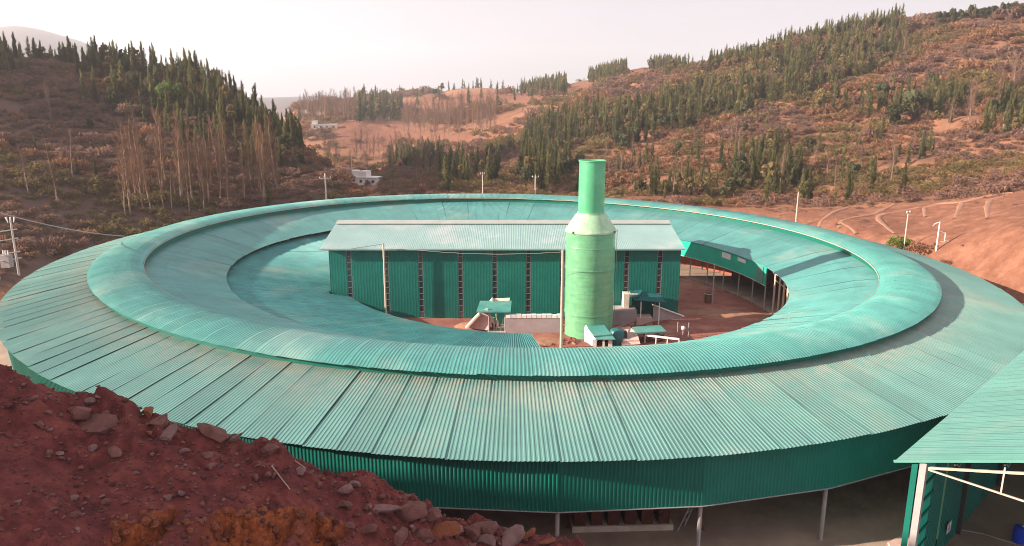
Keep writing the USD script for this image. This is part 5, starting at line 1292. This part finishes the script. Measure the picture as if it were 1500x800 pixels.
BG = [tree_class(f'grey_tree_model_{c}', *bare_tree(90 + i, 14, 40, s), 'bark_grey', 'scrub_violet', 'branches') for i, (c, s) in enumerate((('slim', .35), ('broad', .6)))]
def bare(label, group, pts, spacing, h0, h1, seed, kinds=BT, **kw):
    r_ = np.random.default_rng(seed)
    out = scatter(pts, spacing, seed, **kw)
    for q_ in out:
        h = r_.uniform(h0, h1) / 14
        place(kinds[int(r_.integers(len(kinds)))], 'bare_tree', label, 'bare tree', q_, (h * 1.05, h * 1.05, h), r_.uniform(0, 6.28), group)
    return len(out)
nbare = 0
nbare += bare('bare golden brown poplar in the grove at the foot of the shaded hill', 'bare poplars at the foot of the shaded hill', [(180, 318), (185, 268), (300, 262), (410, 268), (415, 300), (330, 308), (250, 318)], 2.1, 8, 13.5, 401, rmin=110, rmax=165, thin=.75)
p_ = on_ground(85, 300, 90, 200)
place(BT[1], 'bare_tree', 'lone bare golden poplar standing apart on the shaded hill foot', 'bare tree', p_, (.75, .75, .75), .4, None)
nbare += bare('bare brown tree in the far block of poplars below the ridge', 'bare poplars in the block below the ridge', [(590, 200), (592, 178), (660, 172), (725, 168), (735, 196), (660, 205)], 7.5, 12, 17, 402, BT + BG + BG, rmin=350, rmax=640)
nbare += bare('bare tree in the belt at the valley head', 'bare trees at the valley head', [(440, 185), (445, 165), (530, 162), (530, 182)], 10, 12, 22, 403, BT + BG + BG, rmin=400, rmax=900)
nbare += bare('bare grey tree on the valley floor above the white house', 'bare trees above the white valley house', [(470, 250), (480, 205), (560, 225), (640, 215), (650, 270), (560, 262)], 9, 8, 14, 404, BG, rmin=200, rmax=460, thin=.6)
nbare += bare('bare russet tree high on the sunlit hill', 'bare trees high on the sunlit hill', [(1230, 110), (1240, 50), (1330, 45), (1330, 105)], 6.5, 6, 9.5, 405, BG, rmin=280, rmax=400, thin=.6)
nbare += bare('bare pinkish tree among conifers near the right end of the sunlit hill', 'bare trees near the right end of the sunlit hill', [(1380, 190), (1440, 140), (1500, 120), (1500, 195), (1440, 205)], 8, 9, 14, 406, BG, rmin=180, rmax=340, thin=.6)
nbare += bare('bare thin tree on the brown slope behind the ring roof', 'bare trees on the brown slope behind the ring', [(830, 285), (900, 235), (1250, 180), (1350, 220), (1300, 290), (1000, 290)], 12, 5, 10, 407, BG, rmin=150, rmax=330, thin=.5)
nbare += bare('bare violet tree within the shaded hill scrub', 'bare trees in the shaded hill scrub', [(0, 300), (0, 150), (250, 190), (450, 260), (500, 290), (420, 300), (170, 320)], 9, 5, 9, 408, BG, rmin=110, rmax=220, thin=.3)
print('bare', nbare)
# broadleaf trees
LC = tree_class('leafy_tree_model', *crown_tree(5, 8, 3.0, 1500, .34), 'bark', 'leaves_green')
p_ = on_ground(250, 168, 120, 230)
place(LC, 'leafy_tree', 'round light green leafy tree among dark conifers on the shaded hill', 'tree', p_, (.95, .95, 1.15), 0, None)
RC = [tree_class(f'round_tree_model_{c}', *crown_tree(15 + i, 7, 2.2, 800, .34), 'bark', 'leaves_dark') for i, c in enumerate(('wide', 'tall'))]
r_ = np.random.default_rng(55)
for i in range(20):
    px = 1372 + i * 7 + r_.uniform(-3, 3)
    p_ = on_ground(px, 30, 250, 420)
    k = 372 / np.hypot(p_[0], p_[1]); x, y = p_[0] * k, p_[1] * k
    place(RC[i % 2], 'crest_tree', 'dark round tree in the row along the brown crest at the top right', 'tree', (x, y, ground(x, y)), (.55, .55, .9 + r_.uniform(-.3, .3)), i, 'dark trees along the brown crest')
for i in range(14):
    px = 1190 + i * 8
    p_ = on_ground(px, 45, 250, 420)
    k = 376 / np.hypot(p_[0], p_[1]); x, y = p_[0] * k, p_[1] * k
    place(RC[i % 2], 'crest_tree', 'dark bushy tree on the wooded summit of the sunlit hill', 'tree', (x, y, ground(x, y)), (.9, .9, .9 + r_.uniform(-.2, .25)), i, 'dark bushy trees on the wooded summit')
for i, (px, py, s_, lab) in enumerate(((1335, 178, 1.5, 'broad dark green tree in the middle of the sunlit hill'), (1310, 190, 1.2, 'dark green tree just left of the broad one on the sunlit hill'), (1075, 292, .8, 'squat dark tree at the edge of the red field'), (1290, 150, 1.0, 'dark green crown above the broad tree'))):
    p_ = on_ground(px, py, 130, 400)
    place(RC[i % 2], 'leafy_tree', lab, 'tree', p_, s_, i, None)
lb_ = on_ground(1318, 366, 80, 130)
sh = shrub(77, 900, 1.7, 1.7, .18)
o = usdkit.mesh(stage, pname('/World', 'lime_bush'), sh, M['leaves_lime'])
o.AddTranslateOp().Set(Gf.Vec3d(float(lb_[0]), float(lb_[1]), float(lb_[2]) - .1)); tag(o, 'bright lime green bush just behind the right edge of the ring roof', 'bush')
lb2 = on_ground(1345, 375, 80, 130)
o = usdkit.mesh(stage, pname('/World', 'brown_bush'), shrub(78, 500, 1.8, 1.8, .18), M['scrub_brown'])
o.AddTranslateOp().Set(Gf.Vec3d(float(lb2[0]), float(lb2[1]), float(lb2[2]) - .1)); tag(o, 'dry brown bush between the lime bush and the white lamp post', 'bush')
# scrub over the hills
sp = []
for k, (pts, s_, rmin, rmax, th_, ns, nt) in enumerate((
        ([(560, 300), (560, 250), (760, 200), (900, 120), (1100, 60), (1300, 20), (1520, 5), (1520, 282), (1400, 292), (1250, 303), (1120, 306), (900, 300)], 1.9, 140, 430, .85, 20, .33),
        ([(-40, 420), (-40, 80), (150, 85), (400, 160), (540, 285), (520, 300), (440, 305), (200, 345)], 1.5, 100, 240, .9, 14, .20),
        ([(420, 290), (420, 150), (600, 130), (760, 125), (900, 90), (1000, 85), (800, 200), (640, 290)], 4.6, 200, 800, .6, 30, .46),
        ([(1360, 400), (1380, 350), (1500, 330), (1500, 440)], 2.2, 70, 110, .35, 6, .48))):
    q_ = scatter(pts, s_, 500 + k, rmin=rmin, rmax=rmax, thin=th_, nscale=ns, nth=nt)
    sp.append(q_)
sp = np.vstack(sp)
ft = np.vstack([scatter(FIELD, 2.6, 520, rmin=75, rmax=165, thin=.3, nscale=9, nth=.52), scatter([(1120, 306), (1200, 300), (1300, 296), (1400, 289), (1500, 277), (1500, 286), (1400, 297), (1300, 304), (1200, 310), (1120, 314)], 1.6, 521, rmin=110, rmax=185, thin=.6)])
sv = np.log(np.hypot(sp[:, 0], sp[:, 1])); su = np.arctan2(sp[:, 0], sp[:, 1])
bare_ = map_coordinates(soil, [np.interp(su, GU, np.arange(len(GU))), (sv - GV[0]) / (GV[1] - GV[0])], order=1, mode='nearest')
sp = sp[rng.random(len(sp)) > np.clip((bare_ - .35) * 2.2, 0, .96)]
cz = np.exp(rng.normal(-.1, .42, len(sp))); cz = np.clip(cz, .4, 2.3)
sp = np.vstack([sp, ft]); cz = np.concatenate([cz, np.exp(rng.normal(-1.25, .4, len(ft)))])
far = np.hypot(sp[:, 0], sp[:, 1]); cz *= np.clip(far / 260, .65, 2.2)
nf = meshkit.fbm(np.c_[sp[:, :2] / 30, sp[:, 2] * 0], 3, 12)
pid = np.where(rng.random(len(sp)) < .2, rng.integers(0, 6, len(sp)), np.where(nf > .53, 2 + rng.integers(0, 2, len(sp)), np.where(nf < .42, 4 + rng.integers(0, 2, len(sp)), rng.integers(0, 2, len(sp)))))
instancer('hillside_scrub', [[('foliage', shrub(200 + i, 300, 1.5, 1.5, .17), m, False)] for i, m in enumerate(('scrub_brown', 'scrub_brown', 'scrub_olive', 'scrub_olive', 'scrub_violet', 'scrub_violet'))],
          sp - [0, 0, .15], rng.uniform(0, 6.28, len(sp)), np.c_[cz, cz, cz * rng.uniform(.7, 1.15, len(sp))], pid, 'low brown, olive and violet scrub covering the hillsides')
print('scrub', len(sp))

# ------------------------------------------------------------------ the air
usdkit.material(stage, '/World/Looks/haze', {'v': ('principled_volume', {'color': (.945, .95, 1.0), 'density': .00024, 'anisotropy': .3})}, [], volume='v.volume')
M['haze'] = UsdShade.Material.Get(stage, '/World/Looks/haze')
zmax = float(max(GZ.max(), 40)) + 30
hz = MB().box((-5100, -400, float(GZ.min()) - 1.2), (5100, 5100, zmax)).build('haze', 'haze')
tag(hz, 'thin pale pinkish haze lying in the valley', None, None, 'stuff')
